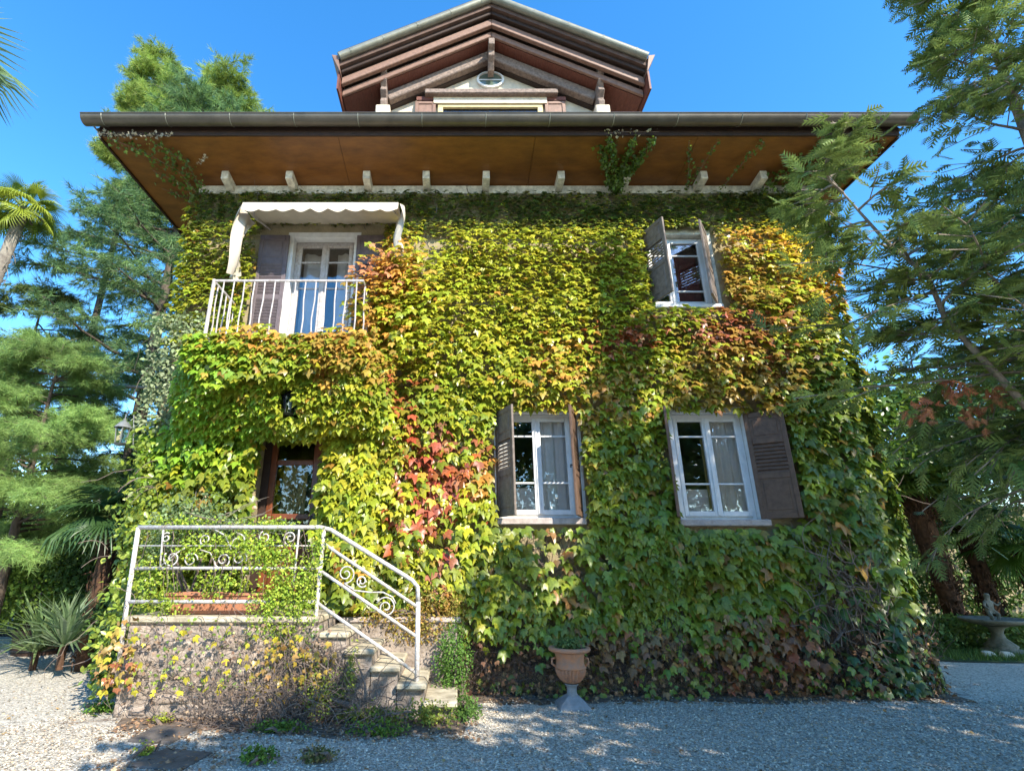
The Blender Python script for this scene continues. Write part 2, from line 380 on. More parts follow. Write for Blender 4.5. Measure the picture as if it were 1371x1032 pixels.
tails = [-3.97, -2.87, -1.55, -.53, .5, 1.78, 2.9, 4.22, 5.24]
for i, x in enumerate(tails):
    w = .06
    MB().hexa([(x - w, -.36, 7.755), (x + w, -.36, 7.755), (x + w, -.046, 7.72), (x - w, -.046, 7.72), (x - w, -.36, 7.915), (x + w, -.36, 7.915), (x + w, -.046, 7.88), (x - w, -.046, 7.88)]).build('rafter_tail', M['old_white'], house, bev=.006)
# main hip roof (low pitch) - seen only from elsewhere
rf = MB(); a, b_, c, d = (XL - .05, YF - .06, 8.2), (XR + .05, YF - .06, 8.2), (XR + .05, YB, 8.2), (XL - .05, YB, 8.2)
e1, e2 = (-.8, 4.6, 10.3), (2.3, 4.6, 10.3)
rf.add([a, b_, c, d, e1, e2], [(0, 1, 5, 4), (1, 2, 5), (2, 3, 4, 5), (3, 0, 4), (3, 2, 1, 0)]).build('main_roof', M['tile'], house)

# ---- roof tower
TX0, TX1, TY, RX = -1.7, 3.3, 1.9, .8
SL = math.tan(math.radians(28.2))
zw = lambda x: 13.22 - abs(x - RX) * SL       # underside of the boards
def gable(y, ztop, x0, x1, th):
    zt = [ztop - abs(x - RX) * SL for x in (x0, x1)]
    vs = []
    for yy in (y, y + th):
        vs += [(x0, yy, 8.6), (x1, yy, 8.6), (x1, yy, zt[1]), (RX, yy, ztop), (x0, yy, zt[0])]
    return MB().add(vs, [(0, 1, 2, 3, 4), (9, 8, 7, 6, 5), (0, 5, 6, 1), (1, 6, 7, 2), (2, 7, 8, 3), (3, 8, 9, 4), (4, 9, 5, 0)])
gable(TY, 13.2, TX0, TX1, .3).build('tower_wall', M['stucco_white'], house)
for x in (TX0, TX1 - .25): MB().box(x, x + .25, TY + .3, 7.5, 8.6, 11.75).build('tower_wall', M['stucco_white'], house)
# sloping soffit boards, running front to back
for side in (-1, 1):
    n = 23; w = 3.36 / n
    for i in range(n):
        x0 = RX + side * (i * w + .0015); x1 = RX + side * ((i + 1) * w - .0015)
        z0, z1 = zw(x0), zw(x1)
        MB().hexa([(x0, 1.38, z0), (x1, 1.38, z1), (x1, 7.9, z1), (x0, 7.9, z0), (x0, 1.38, z0 + .03), (x1, 1.38, z1 + .03), (x1, 7.9, z1 + .03), (x0, 7.9, z0 + .03)]).build('soffit_board', M['red_brown'], house)
    # roof slab above
    xe = RX + side * 3.42
    MB().add([(RX, .98, 13.95), (xe, .98, 13.95 - 3.42 * SL), (xe, 8.1, 13.95 - 3.42 * SL), (RX, 8.1, 13.95), (RX, .98, 13.72), (xe, .98, 13.72 - 3.42 * SL), (xe, 8.1, 13.72 - 3.42 * SL), (RX, 8.1, 13.72)],
             [(0, 3, 2, 1), (4, 5, 6, 7), (0, 1, 5, 4), (1, 2, 6, 5), (2, 3, 7, 6), (3, 0, 4, 7)]).build('tower_roof', M['tile'], house)
    # boxed eave at the side
    xo = RX + side * 3.38
    MB().box(min(xo, xe), max(xo, xe), 1.0, 8.0, 11.28, 11.78).build('eave_fascia', M['red_brown'], house)
    # stepped rake boards
    for yy, zc, hh, tt, mm in ((1.30, 13.30, .16, .07, 'trim'), (1.16, 13.50, .2, .1, 'trim'), (1.06, 13.70, .16, .07, 'dark_brown')):
        x1 = RX + side * 3.37
        MB().hexa([(RX, yy, zc - hh / 2), (x1, yy, zc - hh / 2 - 3.37 * SL), (x1, yy + tt, zc - hh / 2 - 3.37 * SL), (RX, yy + tt, zc - hh / 2),
                   (RX, yy, zc + hh / 2), (x1, yy, zc + hh / 2 - 3.37 * SL), (x1, yy + tt, zc + hh / 2 - 3.37 * SL), (RX, yy + tt, zc + hh / 2)]).build('rake_board', M[mm], house, bev=.012)
    # rolled metal verge
    vg = MB().tube([(RX, .93, 13.93), (RX + side * 3.4, .93, 13.93 - 3.4 * SL)], .095, 12).build('verge_roll', M['flash'], house, smooth=True)
    vg.modifiers.new('es', 'EDGE_SPLIT').split_angle = .8
    for t in (.25, .95, 1.7, 2.45, 3.15):
        MB().tube([(RX + side * (t - .012), .93, 13.93 - (t - .012) * SL), (RX + side * (t + .012), .93, 13.93 - (t + .012) * SL)], .101, 12).build('seam', M['flash'], vg)
    MB().tube([(RX, .90, 14.04), (RX + side * 3.42, .90, 14.04 - 3.42 * SL)], .016, 5).build('verge_edge', M['dark_brown'], house)
    xc = RX + side * 3.55
    MB().add([(xe, .9, 12.12), (xe + side * .14, .9, 12.14), (xe - side * .06, .95, 11.72), (xe, 8.0, 12.12), (xe + side * .14, 8.0, 12.14), (xe - side * .06, 8.0, 11.72)],
             [(0, 1, 2), (5, 4, 3), (0, 3, 4, 1), (1, 4, 5, 2), (2, 5, 3, 0)]).build('eave_trim', M['trim'], house)
    # truss on the gable wall
    xa = RX + side * 2.42; 
    MB().bar((RX, 1.72, 13.05), (xa, 1.72, 13.05 - 2.42 * SL), .22, .25, up=(0, 0, 1)).build('truss_beam', M['beam'], house, bev=.02)
    MB().bar((RX, 1.84, 12.99), (xa, 1.84, 12.99 - 2.42 * SL), .12, .2).build('truss_shadow_board', M['dark_brown'], house)
    # scrolled bracket under the purlin, standing on a white corbel
    bx = RX + side * 2.47
    MB().box(bx - .16, bx + .16, 1.42, TY, 10.6, 11.30).build('corbel', M['stucco_white'], house, bev=.02)
    br = MB(); pr = [(1.24, 12.3), (1.24, 12.12), (1.36, 12.02), (1.30, 11.92), (1.42, 11.80), (1.36, 11.68), (1.50, 11.56), (1.44, 11.44), (1.50, 11.30), (1.88, 11.30), (1.88, 12.3)]
    k = len(pr); br.add([(bx - .07, y, z) for y, z in pr] + [(bx + .07, y, z) for y, z in pr], [tuple(range(k))[::-1], tuple(range(k, 2 * k))] + [(i, (i + 1) % k, k + (i + 1) % k, k + i) for i in range(k)])
    br.build('bracket', M['beam'], house, bev=.012)
MB().bar((-.75, 1.74, 11.945), (2.35, 1.74, 11.945), .2, .13).build('tie_beam', M['beam'], house, bev=.015)
MB().bar((-.95, 1.82, 11.85), (2.55, 1.82, 11.85), .1, .10).build('tie_board', M['red_brown'], house)
# ridge bracket
br = MB(); pr = [(1.24, 13.1), (1.24, 12.92), (1.38, 12.86), (1.38, 12.74), (1.5, 12.66), (1.62, 12.52), (1.78, 12.5), (1.78, 13.1)]; k = len(pr)
br.add([(RX - .07, y, z) for y, z in pr] + [(RX + .07, y, z) for y, z in pr], [tuple(range(k))[::-1], tuple(range(k, 2 * k))] + [(i, (i + 1) % k, k + (i + 1) % k, k + i) for i in range(k)]).build('ridge_bracket', M['beam'], house, bev=.01)
# oval window
ov = MB(); n = 32; vs = []
for r_, y in ((1, 1.84), (.86, 1.83), (.82, 1.93)):
    vs += [(RX + .33 * r_ * math.cos(2 * math.pi * k / n), y, 12.53 + .25 * r_ * math.sin(2 * math.pi * k / n)) for k in range(n)]
vs += [(RX + .33 * math.cos(2 * math.pi * k / n), 1.899, 12.53 + .25 * math.sin(2 * math.pi * k / n)) for k in range(n)]
fs = [(0 * n + k, n + k, n + (k + 1) % n, (k + 1) % n) for k in range(n)] + [(n + k, 2 * n + k, 2 * n + (k + 1) % n, n + (k + 1) % n) for k in range(n)] + [(3 * n + k, k, (k + 1) % n, 3 * n + (k + 1) % n) for k in range(n)]
ovo = ov.add(vs, fs).build('oval_window', M['white_wood'], house)
MB().add([(RX + .30 * math.cos(2 * math.pi * k / n), 1.868, 12.53 + .23 * math.sin(2 * math.pi * k / n)) for k in range(n)], [tuple(range(n))]).build('pane', mat('dark_window_pane', (.10, .13, .10), .1, spec=.8), ovo)
MB().box(RX - .29, RX + .29, 1.855, 1.866, 12.51, 12.54).build('glazing_bar', M['white_wood'], ovo)
# tower window head and its shutters
tw = MB().box(-.45, 2.0, 1.80, 1.898, 11.62, 11.82).box(-.45, -.33, 1.8, 1.898, 10.4, 11.619).box(1.88, 2.0, 1.8, 1.898, 10.4, 11.619).build('tower_window', M['cream'], house, bev=.008)
MB().box(-.55, 2.1, 1.76, 1.799, 11.70, 11.88).build('lintel', M['stucco_white'], tw)
MB().box(-.329, 1.879, 1.86, 1.88, 10.4, 11.619).build('pane', M['glass'], tw)
for x0, x1 in ((-.98, -.5), (2.05, 2.53)):
    s_ = MB().box(x0, x0 + .08, 1.78, 1.83, 10.4, 11.78).box(x1 - .08, x1, 1.78, 1.83, 10.4, 11.78).box(x0 + .08, x1 - .08, 1.78, 1.83, 11.70, 11.78).box(x0 + .08, x1 - .08, 1.78, 1.83, 11.36, 11.44).build('tower_shutter', M['trim'], house, bev=.006)
    MB().box(x0 + .08, x1 - .08, 1.80, 1.825, 11.44, 11.70).build('panel', M['trim'], s_, bev=.005)
    for k in range(9): MB().hexa([(x0 + .08, 1.785, 11.25 - k * .1), (x1 - .08, 1.785, 11.25 - k * .1), (x1 - .08, 1.825, 11.31 - k * .1), (x0 + .08, 1.825, 11.31 - k * .1), (x0 + .08, 1.79, 11.26 - k * .1), (x1 - .08, 1.79, 11.26 - k * .1), (x1 - .08, 1.83, 11.32 - k * .1), (x0 + .08, 1.83, 11.32 - k * .1)]).build('slat', M['trim'], s_)

# ---- windows
def curtain(x0, x1, y, z0, z1, m, parent, amp=.035, k=24, hole=None):
    n = 60; vs = []
    for z in (z0, z1):
        for i in range(n + 1):
            x = x0 + (x1 - x0) * i / n; vs.append((x, y + amp * math.sin(x * k) + amp * .5 * math.sin(x * k * 2.3 + z), z))
    return MB().add(vs, [(i, i + 1, n + 2 + i, n + 1 + i) for i in range(n)]).build('curtain', m, parent, smooth=True)
def rect_ring(b, x0, x1, z0, z1, w, y0, y1, wb=None):
    wb = wb or w
    b.box(x0, x0 + w, y0, y1, z0, z1); b.box(x1 - w, x1, y0, y1, z0, z1)
    b.box(x0 + w, x1 - w, y0, y1, z1 - w, z1); b.box(x0 + w, x1 - w, y0, y1, z0, z0 + wb)
def window(o, bars, m=M['white_wood'], fw=.07, y=.11, name='window', xm=None, fb=None):
    x0, x1, z0, z1 = o; b = MB(); rect_ring(b, x0 + .002, x1 - .002, z0 + .002, z1 - .002, fw, y, y + .09)
    win = b.build(name, m, house, bev=.006)
    xm = xm or (x0 + x1) / 2; sw = .058
    for a, c in ((x0 + fw - .012, xm - .003), (xm + .003, x1 - fw + .012)):
        s_ = MB(); rect_ring(s_, a, c, z0 + fw - .015, z1 - fw + .012, sw, y - .022, y + .035, wb=fb or sw * 1.3)
        for t in bars:
            zz = z0 + (z1 - z0) * t; s_.box(a + sw, c - sw, y - .012, y + .02, zz - .013, zz + .013)
        so = s_.build('sash', m, win, bev=.005)
        ed = [z0 + (fb or sw)] + [z0 + (z1 - z0) * t + .013 for t in bars]; eu = [z0 + (z1 - z0) * t - .013 for t in bars] + [z1 - fw]
        for lo, hi in zip(ed, eu): MB().box(a + sw - .002, c - sw + .002, y + .002, y + .008, lo, hi).build('pane', M['glass'], win)
    MB().box(xm - .022, xm + .022, y - .038, y - .0225, z0 + fw, z1 - fw + .005).build('cover_strip', m, win, bev=.004)
    return win
w2 = window(W2, (.33, .78)); w3 = window(W3, (.33, .78)); wu = window(WU, (.24, .74), xm=3.60)
MB().box(W2[0] - .12, W2[1] + .06, -.13, .1, 2.07, 2.161).build('sill', M['sill'], w2, bev=.012)
MB().box(W3[0] - .12, W3[1] + .06, -.13, .1, 2.05, 2.141).build('sill', M['sill'], w3, bev=.012)
MB().box(WU[0] - .06, WU[1] + .06, -.1, .1, 5.45, 5.521).build('sill', M['white_wood'], wu, bev=.012)
for W_, w_ in ((W2, w2), (W3, w3), (WU, wu)):     # white painted window reveal
    x0, x1, z0, z1 = W_
    MB().box(x0 - .09, x0 + .004, -.012, .11, z0, z1 + .09).box(x1 - .004, x1 + .09, -.012, .11, z0, z1 + .09).box(x0 + .004, x1 - .004, -.012, .11, z1 - .004, z1 + .09).build('casing', M['white_wood'] if W_ is not WU else M['old_white'], w_, bev=.004)
curtain(1.24, 1.74, .20, 2.2, 3.7, M['curtain'], w2, .025, 38); curtain(.66, .80, .20, 2.2, 3.7, M['curtain'], w2, .02, 38)
curtain(3.83, 4.32, .20, 2.2, 3.7, M['curtain'], w3, .025, 38); curtain(3.72, 3.81, .20, 2.2, 3.35, M['curtain_gold'], w3, .012, 60)
MB().box(W2[0], W2[1], .235, .245, 2.16, 2.62).build('cafe_curtain', M['curtain'], w2); MB().box(W3[0], W3[1], .235, .245, 2.14, 2.60).build('cafe_curtain', M['curtain'], w3)
MB().box(3.80, 4.2, .36, .38, 5.5, 6.72).build('red_screen', M['red_cloth'], wu)
# window catches
MB().tube([(W2[1] + .0, -.02, 2.92), (W2[1] - .1, -.05, 2.92), (W2[1] - .1, -.05, 2.88)], .012, 6).build('catch', M['black_iron'], w2)
# balcony door
bw = window(WB, (.26, .62, .83), M['iron_grey'], fw=.07, y=.14, name='balcony_door', fb=.2)
x0, x1, z0, z1 = WB
MB().box(x0 - .1, x0 + .004, -.015, .14, z0, z1 + .1).box(x1 - .004, x1 + .1, -.015, .14, z0, z1 + .1).box(x0 + .004, x1 - .004, -.015, .14, z1 - .004, z1 + .1).build('casing', M['white_wood'], bw, bev=.004)
curtain(-2.68, -2.36, .34, 4.5, 6.7, M['dim_curtain'], bw, .03, 20)
curtain(-2.1, -1.8, .34, 4.5, 6.7, M['dim_curtain'], bw, .03, 20)
# entry door
def entry():
    x0, x1, z0, z1 = WD; y = .16; b = MB(); rect_ring(b, x0 + .002, x1 - .002, z0, z1 - .002, .12, y, y + .12)
    d = b.build('entrance_door', M['dark_brown'], house, bev=.008)
    xm = -2.02; 
    MB().box(xm - .05, xm + .05, y - .04, y + .1, z0 + .01, z1 - .122).build('centre_post', M['rust_wood'], d, bev=.008)
    for a, c in ((x0 + .123, xm - .052), (xm + .052, x1 - .123)):
        s_ = MB(); rect_ring(s_, a, c, z0 + .01, z1 - .125, .09, y - .01, y + .05, wb=.75); s_.box(a + .09, c - .09, y, y + .04, 2.95, 3.03)
        s_.box(a + .09, c - .09, y, y + .04, 2.16, 2.24)
        s_.build('door_leaf', M['rust_wood'], d, bev=.008)
        for lo, hi in ((1.77, 2.16), (2.24, 2.95), (3.03, 3.29)): MB().box(a + .088, c - .088, y + .014, y + .02, lo, hi).build('pane', M['glass'], d)
        MB().box(a + .14, c - .14, y - .024, y - .011, 1.15, 1.65).build('raised_panel', M['rust_wood'], d, bev=.01)
    curtain(x0 + .25, x0 + .62, .4, 1.1, 3.0, M['curtain_gold'], d, .02, 60)
    MB().tube([(xm - .09, y - .03, 2.05), (xm - .09, y - .075, 2.05), (xm - .09, y - .075, 2.2), (xm - .09, y - .03, 2.2)], .01, 6).build('handle', M['black_iron'], d)
    # louvred shutter folded against the left jamb
entry()
# ---- shutters
def make_shutter(w, h, zones, m, name='shutter'):
    """local: hinge at origin, leaf along +X, y thickness 0..-.035; zones = list of (kind, z0, z1) fractions"""
    b = MB(); st = .065; t = .035
    b.box(0, st, -t, 0, 0, h); b.box(w - st, w, -t, 0, 0, h)
    edges = sorted({0, h, *[z * h for _, a, c in zones for z in (a, c)]})
    zz = [(0, zones[0][1] * h)] + [(zones[i][2] * h, zones[i + 1][1] * h) for i in range(len(zones) - 1)] + [(zones[-1][2] * h, h)]
    for a, c in zz: b.box(st, w - st, -t, 0, a, c)
    s_ = b.build(name, m, house, bev=.005)
    for kd, a, c in zones:
        a *= h; c *= h
        if kd == 'p':
            MB().box(st - .002, w - st + .002, -t * .72, -t * .28, a - .002, c + .002).build('panel', m, s_)
            MB().box(st + .035, w - st - .035, -t * .9, -t * .1, a + .035, c - .035).build('raised_field', m, s_, bev=.008)
        else:
            n = max(3, int((c - a) / .052)); p = (c - a) / n; sl = None
            for i in range(n):
                z = a + (i + .5) * p
                if sl is None:
                    sl = MB().hexa([(st - .002, -t + .002, -p * .52), (w - st + .002, -t + .002, -p * .52), (w - st + .002, -.004, p * .42), (st - .002, -.004, p * .42),
                                    (st - .002, -t + .002, -p * .52 + .009), (w - st + .002, -t + .002, -p * .52 + .009), (w - st + .002, -.004, p * .42 + .009), (st - .002, -.004, p * .42 + .009)]).build('slat', m, s_)
                    o = sl
                else:
                    o = sl.copy(); col.objects.link(o)
                o.location = (0, 0, z)
    return s_
def place(s_, hinge, tip):
    s_.location = hinge; s_.rotation_euler = (0, 0, math.atan2(tip[1] - hinge[1], tip[0] - hinge[0]))
zn = [('p', .05, .36), ('s', .41, .69), ('p', .745, .95)]
H = 1.54
s = make_shutter(.52, H, zn, M['shutter_grey']); place(s, (.60, -.02, 2.17), (.80, -.5)); s['label'] = 'shutter half open beside the lower middle window'
s = make_shutter(.52, H, zn, M['shutter']); place(s, (1.80, -.02, 2.17), (1.62, -.5))
s = make_shutter(.52, H, zn, M['shutter']); place(s, (3.18, -.02, 2.15), (2.97, -.5))
s = make_shutter(.52, H, zn, M['shutter']); place(s, (4.32, -.02, 2.15), (4.71, -.27)); s['label'] = 'dark brown shutter swung wide open'
s = make_shutter(.5, 1.36, [('p', .05, .4), ('s', .45, .72), ('p', .78, .95)], M['shutter_grey']); place(s, (3.17, -.02, 5.53), (3.34, -.46))
s = make_shutter(.5, 1.36, [('p', .05, .4), ('s', .45, .72), ('p', .78, .95)], M['shutter_grey']); place(s, (4.27, -.02, 5.53), (3.95, -.46))
zb = [('p', .03, .2), ('s', .24, .48), ('s', .52, .76), ('p', .80, .96)]
for hx, tx in ((-2.83, -3.3), (-1.69, -1.22)):
    s = make_shutter(.49, 2.34, zb, M['shutter_mauve']); place(s, (hx, -.06 if tx > hx else -.1, 4.47), (tx, -.065 if tx > hx else -.105))

# ---- balcony
bal = MB().box(-3.6, -1.25, -1.06, -.002, 4.30, 4.45).build('balcony', M['old_white'], house, bev=.015)
r_ = MB(); zt = 5.41
r_.tube([(-3.5, -.01, zt), (-3.5, -1.0, zt), (-1.35, -1.0, zt), (-1.35, -.01, zt)], .02, 8)
r_.tube([(-3.5, -.01, 4.52), (-3.5, -1.0, 4.52), (-1.35, -1.0, 4.52), (-1.35, -.01, 4.52)], .014, 6)
r_.tube([(-3.5, -1.0, 4.45), (-3.5, -1.0, zt + .02)], .026, 8)
r_.build('balcony_rail', M['iron_grey'], bal)
bl = MB().tube([(0, 0, 4.52), (.012, .01, 4.8), (-.006, 0, 5.1), (0, 0, zt)], .0105, 6).build('baluster', M['iron_grey'], bal)
pts = [(-3.5 + .147 * (i + 1), -1.0) for i in range(14)] + [(-3.5, -1.0 + .14 * (i + 1)) for i in range(6)] + [(-1.35, -1.0 + .14 * (i + 1)) for i in range(6)]
for i, (x, y) in enumerate(pts):
    o = bl if i == 0 else bl.copy()
    if i: col.objects.link(o)
    o.location = (x, y, 0); o.rotation_euler = (0, 0, random.random() * 6)

# ---------------------------------------------------------------- awning
aw = empty('awning', (-2.15, -.02, 7.05), label='cream canvas balcony awning with scalloped front edge and drooping side curtains', cat='awning')
def P(o, b):  # shift world coords of an MB into the local frame of empty o
    l = o.location; b.v = [(x - l.x, y - l.y, z - l.z) for x, y, z in b.v]; return b
xa0, xa1, ya, za, zwall = -3.36, -.92, -.8, 6.86, 7.06
n = 40; vs = []
for j in range(5):
    t = j / 4
    for i in range(n + 1):
        x = xa0 + (xa1 - xa0) * i / n; vs.append((x, -.04 + (ya + .04) * t, zwall + (za + .04 - zwall) * t - .05 * math.sin(math.pi * t) * (1 + .2 * math.sin(i * .7))))
P(aw, MB().add(vs, [(j * (n + 1) + i, j * (n + 1) + i + 1, (j + 1) * (n + 1) + i + 1, (j + 1) * (n + 1) + i) for j in range(4) for i in range(n)])).build('canopy', M['canvas'], aw, smooth=True)
vs = []; n = 96
for k_ in range(4):
    for i in range(n + 1):
        t = i / n; x = xa0 + (xa1 - xa0) * t; sc_ = .12 + .055 * abs(math.sin(math.pi * t * 9)) ; z = za + .05 - (sc_ + .02) * k_ / 3
        vs.append((x, ya - .012 - .012 * math.sin(t * 47) * (k_ / 3) - .01 * k_, z))
P(aw, MB().add(vs, [(k_ * (n + 1) + i, k_ * (n + 1) + i + 1, (k_ + 1) * (n + 1) + i + 1, (k_ + 1) * (n + 1) + i) for k_ in range(3) for i in range(n)])).build('valance', M['canvas'], aw, smooth=True)
P(aw, MB().tube([(xa0, ya + .01, za + .03), (xa1, ya + .01, za + .03)], .022, 8)).build('front_bar', M['iron_grey'], aw)
for x in (xa0 + .15, xa1 - .15):
    P(aw, MB().tube([(x, -.01, zwall - .08), (x - .12 if x < -2 else x + .12, -.4, zwall - .13), (x, ya + .02, za)], .016, 6)).build('folding_arm', M['iron_grey'], aw)
for xs_, zl, nm in ((xa0, 5.62, 0), (xa1, 5.9, 1)):
    vs = []; nz, ny = 14, 8; sgn = -1 if nm == 0 else 1
    for j in range(nz + 1):
        t = j / nz
        for i in range(ny + 1):
            u = i / ny
            wdt = .62 * (1 - .55 * math.sin(math.pi * min(1, t * 1.15)) ) if nm == 0 else .5 * (1 - .6 * t)
            y = ya + .0 + wdt * u * (.8)
            x = xs_ + sgn * (.05 * math.sin(t * 5 + u * 4) + .04 * math.sin(u * 9 + t * 2)) + sgn * (.10 * t if nm == 0 else .02)
            vs.append((x, y, za + .04 - (za - zl) * t * (1 - .12 * u)))
    P(aw, MB().add(vs, [(j * (ny + 1) + i, j * (ny + 1) + i + 1, (j + 1) * (ny + 1) + i + 1, (j + 1) * (ny + 1) + i) for j in range(nz) for i in range(ny)])).build('side_curtain', M['canvas'], aw, smooth=True)

# ---------------------------------------------------------------- stairs and landing
st = empty('stone_staircase', (-1.9, -.75, 0), label='worn stone entrance stairs and landing with rubble front wall covered in dead creeper', cat='stairs')
LX0, LX1, LY = -3.68, -1.55, -1.22
P(st, MB().box(LX0, LX1, LY, -.003, 0, .93)).build('core', M['mortar'], st)
# rubble stones, irregular and proud of the mortar
random.seed(3)
z = .02; row = 0
while z < .86:
    h = random.uniform(.10, .17); x = LX0 + .01 - random.uniform(0, .08)
    while x < LX1 - .02:
        w = random.uniform(.10, .34); xa, xb = max(x, LX0 + .005), min(x + w - .02, LX1 - .005)
        if xb - xa > .05 and random.random() < .72:
            j = lambda a: random.uniform(-a, a); d = random.uniform(.006, .03); zz = min(z + h - .02, .9)
            vs = [(xa + j(.012), LY + .004, z + j(.012)), (xb + j(.012), LY + .004, z + j(.012)), (xb + j(.012), LY + .004, zz + j(.012)), (xa + j(.012), LY + .004, zz + j(.012))]
            cx, cz = (xa + xb) / 2, (z + zz) / 2
            f_ = [(cx + (a - cx) * .72 + j(.01), LY - d + j(.01), cz + (c_ - cz) * .66 + j(.01)) for a, _, c_ in vs]
            mid = (cx + j(.02), LY - d * 1.25, cz + j(.015))
            P(st, MB().add(vs + f_ + [mid], [(0, 1, 5, 4), (1, 2, 6, 5), (2, 3, 7, 6), (3, 0, 4, 7), (4, 5, 8), (5, 6, 8), (6, 7, 8), (7, 4, 8)])).build('stone', M['stone'], st, smooth=True)
        x += w
    z += h
P(st, MB().box(LX0 - .06, LX1 + .02, LY - .05, -.004, .932, 1.0)).build('landing_slab', M['step'], st, bev=.015)
for i in range(5):
    zt_ = .84 - i * .165; xa = -1.527 + i * .29; xb = xa + .33 if i < 4 else xa + .37
    P(st, MB().box(xa - .003 + .002 * i, xb, -1.3 - .012 * i, -.38, zt_ - .06, zt_)).build('step', M['step'], st, bev=.016)
    P(st, MB().box(xa, xb - .03, -1.25, -.40, 0 if i else 0, zt_ - .062)).build('riser', M['mortar'], st)
P(st, MB().box(-1.5, .0, -.376, -.12, 0, .84)).build('back_parapet', M['mortar'], st)
P(st, MB().box(-1.5, .05, -.40, -.10, .842, .91)).build('parapet_cap', M['sill'], st, bev=.015)

# ---------------------------------------------------------------- railing
rl = empty('iron_railing', (-1.6, -1.2, .2), label='white painted wrought iron stair railing with scrolls above the rubble landing wall', cat='railing')
RY = -1.2
def rt(name, pts, r=.021, n=8): return P(rl, MB().tube(pts, r, n)).build(name, M['iron_white'], rl, smooth=True)
rt('top_rail', [(-3.80, RY, 1.97), (-1.62, RY, 1.97), (-1.5, RY, 1.94), (-.52, RY, 1.38), (-.455, RY, 1.31), (-.445, RY, 1.15)], .025)
rt('post', [(-3.80, RY, 1.97), (-3.76, RY, 1.0), (-3.72, RY, .35)], .027)
rt('post', [(-1.585, RY, 1.96), (-1.60, RY, 1.0), (-1.61, RY, .6)], .024)
rt('post', [(-.445, RY, 1.15), (-.44, RY, .2)], .028)
rt('rail', [(-3.79, RY, 1.51), (-1.59, RY, 1.51)], .019)
rt('rail', [(-3.77, RY, 1.15), (-1.59, RY, 1.15)], .021)
rt('rail', [(-3.78, RY, 1.76), (-1.59, RY, 1.76)], .009, 6)
rt('baluster', [(-3.5, RY, 1.96), (-3.46, RY, 1.51)], .012, 6)
rt('baluster', [(-1.88, RY, 1.96), (-1.89, RY, 1.15)], .012, 6)
rt('sloping_rail', [(-1.585, RY, 1.79), (-.445, RY, 1.09)], .019)
rt('sloping_rail', [(-1.585, RY, 1.48), (-.44, RY, .78)], .019)
rt('sloping_rail', [(-1.585, RY, 1.13), (-.44, RY, .42)], .019)
def spiral(cx, cz, r0, r1, a0, turns, n=26, flip=1):
    return [(cx + flip * (r0 + (r1 - r0) * i / n) * math.cos(a0 + turns * 2 * math.pi * i / n), RY, cz + (r0 + (r1 - r0) * i / n) * math.sin(a0 + turns * 2 * math.pi * i / n)) for i in range(n + 1)]
random.seed(9)
for cx, cz, r, a, t, fl in ((-3.34, 1.62, .10, 2.5, 1.5, 1), (-3.12, 1.60, .085, 0, 1.5, 1), (-2.98, 1.83, .075, 4.0, 1.4, -1), (-2.74, 1.60, .10, 3.4, 1.6, 1), (-2.55, 1.62, .09, 5.9, 1.5, 1),
                            (-2.60, 1.80, .10, 1.5, 1.5, -1), (-2.28, 1.86, .07, 2, 1.4, 1), (-2.25, 1.63, .085, 4.4, 1.5, -1), (-2.05, 1.64, .09, 0, 1.5, 1), (-1.98, 1.85, .08, 5.2, 1.5, -1), (-3.45, 1.85, .06, 1, 1.3, 1)):
    rt('scroll', spiral(cx, cz, r, .015, a, t, 28, fl), .0085, 5)
for a, b_ in (((-3.46, 1.53), (-3.2, 1.74)), ((-3.04, 1.72), (-2.82, 1.56)), ((-2.48, 1.72), (-2.3, 1.56)), ((-2.9, 1.95), (-2.66, 1.72))):
    rt('scroll_stem', [(a[0], RY, a[1]), ((a[0] + b_[0]) / 2 + .03, RY, (a[1] + b_[1]) / 2 + .04), (b_[0], RY, b_[1])], .0085, 5)
# big S scroll between the sloping rails
s1 = spiral(-1.29, 1.455, .018, .088, 0, 1.7, 26); s1.reverse()
rt('scroll', spiral(-1.29, 1.45, .105, .02, 4.6, 1.7, 30), .0085, 5)
rt('scroll', spiral(-1.10, 1.37, .07, .016, 3.9, 1.5, 24, -1), .0085, 5)
rt('scroll', spiral(-.81, 1.09, .115, .02, .4, 1.8, 34, -1), .0085, 5)
rt('scroll_stem', [(-1.30, RY, 1.345), (-1.18, RY, 1.27), (-1.0, RY, 1.25), (-.85, RY, 1.25), (-.74, RY, 1.20), (-.70, RY, 1.13)], .0085, 5)

# ---------------------------------------------------------------- lanterns
def lantern(name, c, s, m, label, arm=None):
    e = empty(name, c, label=label, cat='lantern')
    def L(nm, b, mm, **k): return b.build(nm, mm, e, **k)
    b = MB()
    for i in range(6):
        a = math.pi / 3 * i; b.tube([(.062 * s * math.cos(a), .062 * s * math.sin(a), -.12 * s), (.088 * s * math.cos(a), .088 * s * math.sin(a), .08 * s)], .006 * s, 4)
    L('cage', b, m)
    L('glass', MB().lathe([(.056 * s, -.12 * s), (.083 * s, .08 * s)], n=6), M['lamp_glass'])
    L('cap', MB().lathe([(.105 * s, .078 * s), (.10 * s, .09 * s), (.05 * s, .15 * s), (.018 * s, .17 * s), (.02 * s, .19 * s), (.001, .21 * s)], n=12), m)
    L('base', MB().lathe([(.001, -.15 * s), (.05 * s, -.14 * s), (.075 * s, -.12 * s), (.001, -.118 * s)], n=12), m)
    L('bulb', MB().lathe([(.001, -.08 * s), (.022 * s, -.05 * s), (.024 * s, -.02 * s), (.012 * s, .02 * s), (.001, .03 * s)], n=10), M['white_wood'])
    if arm: L('bracket', MB().tube(arm, .008, 6), m)
    return e
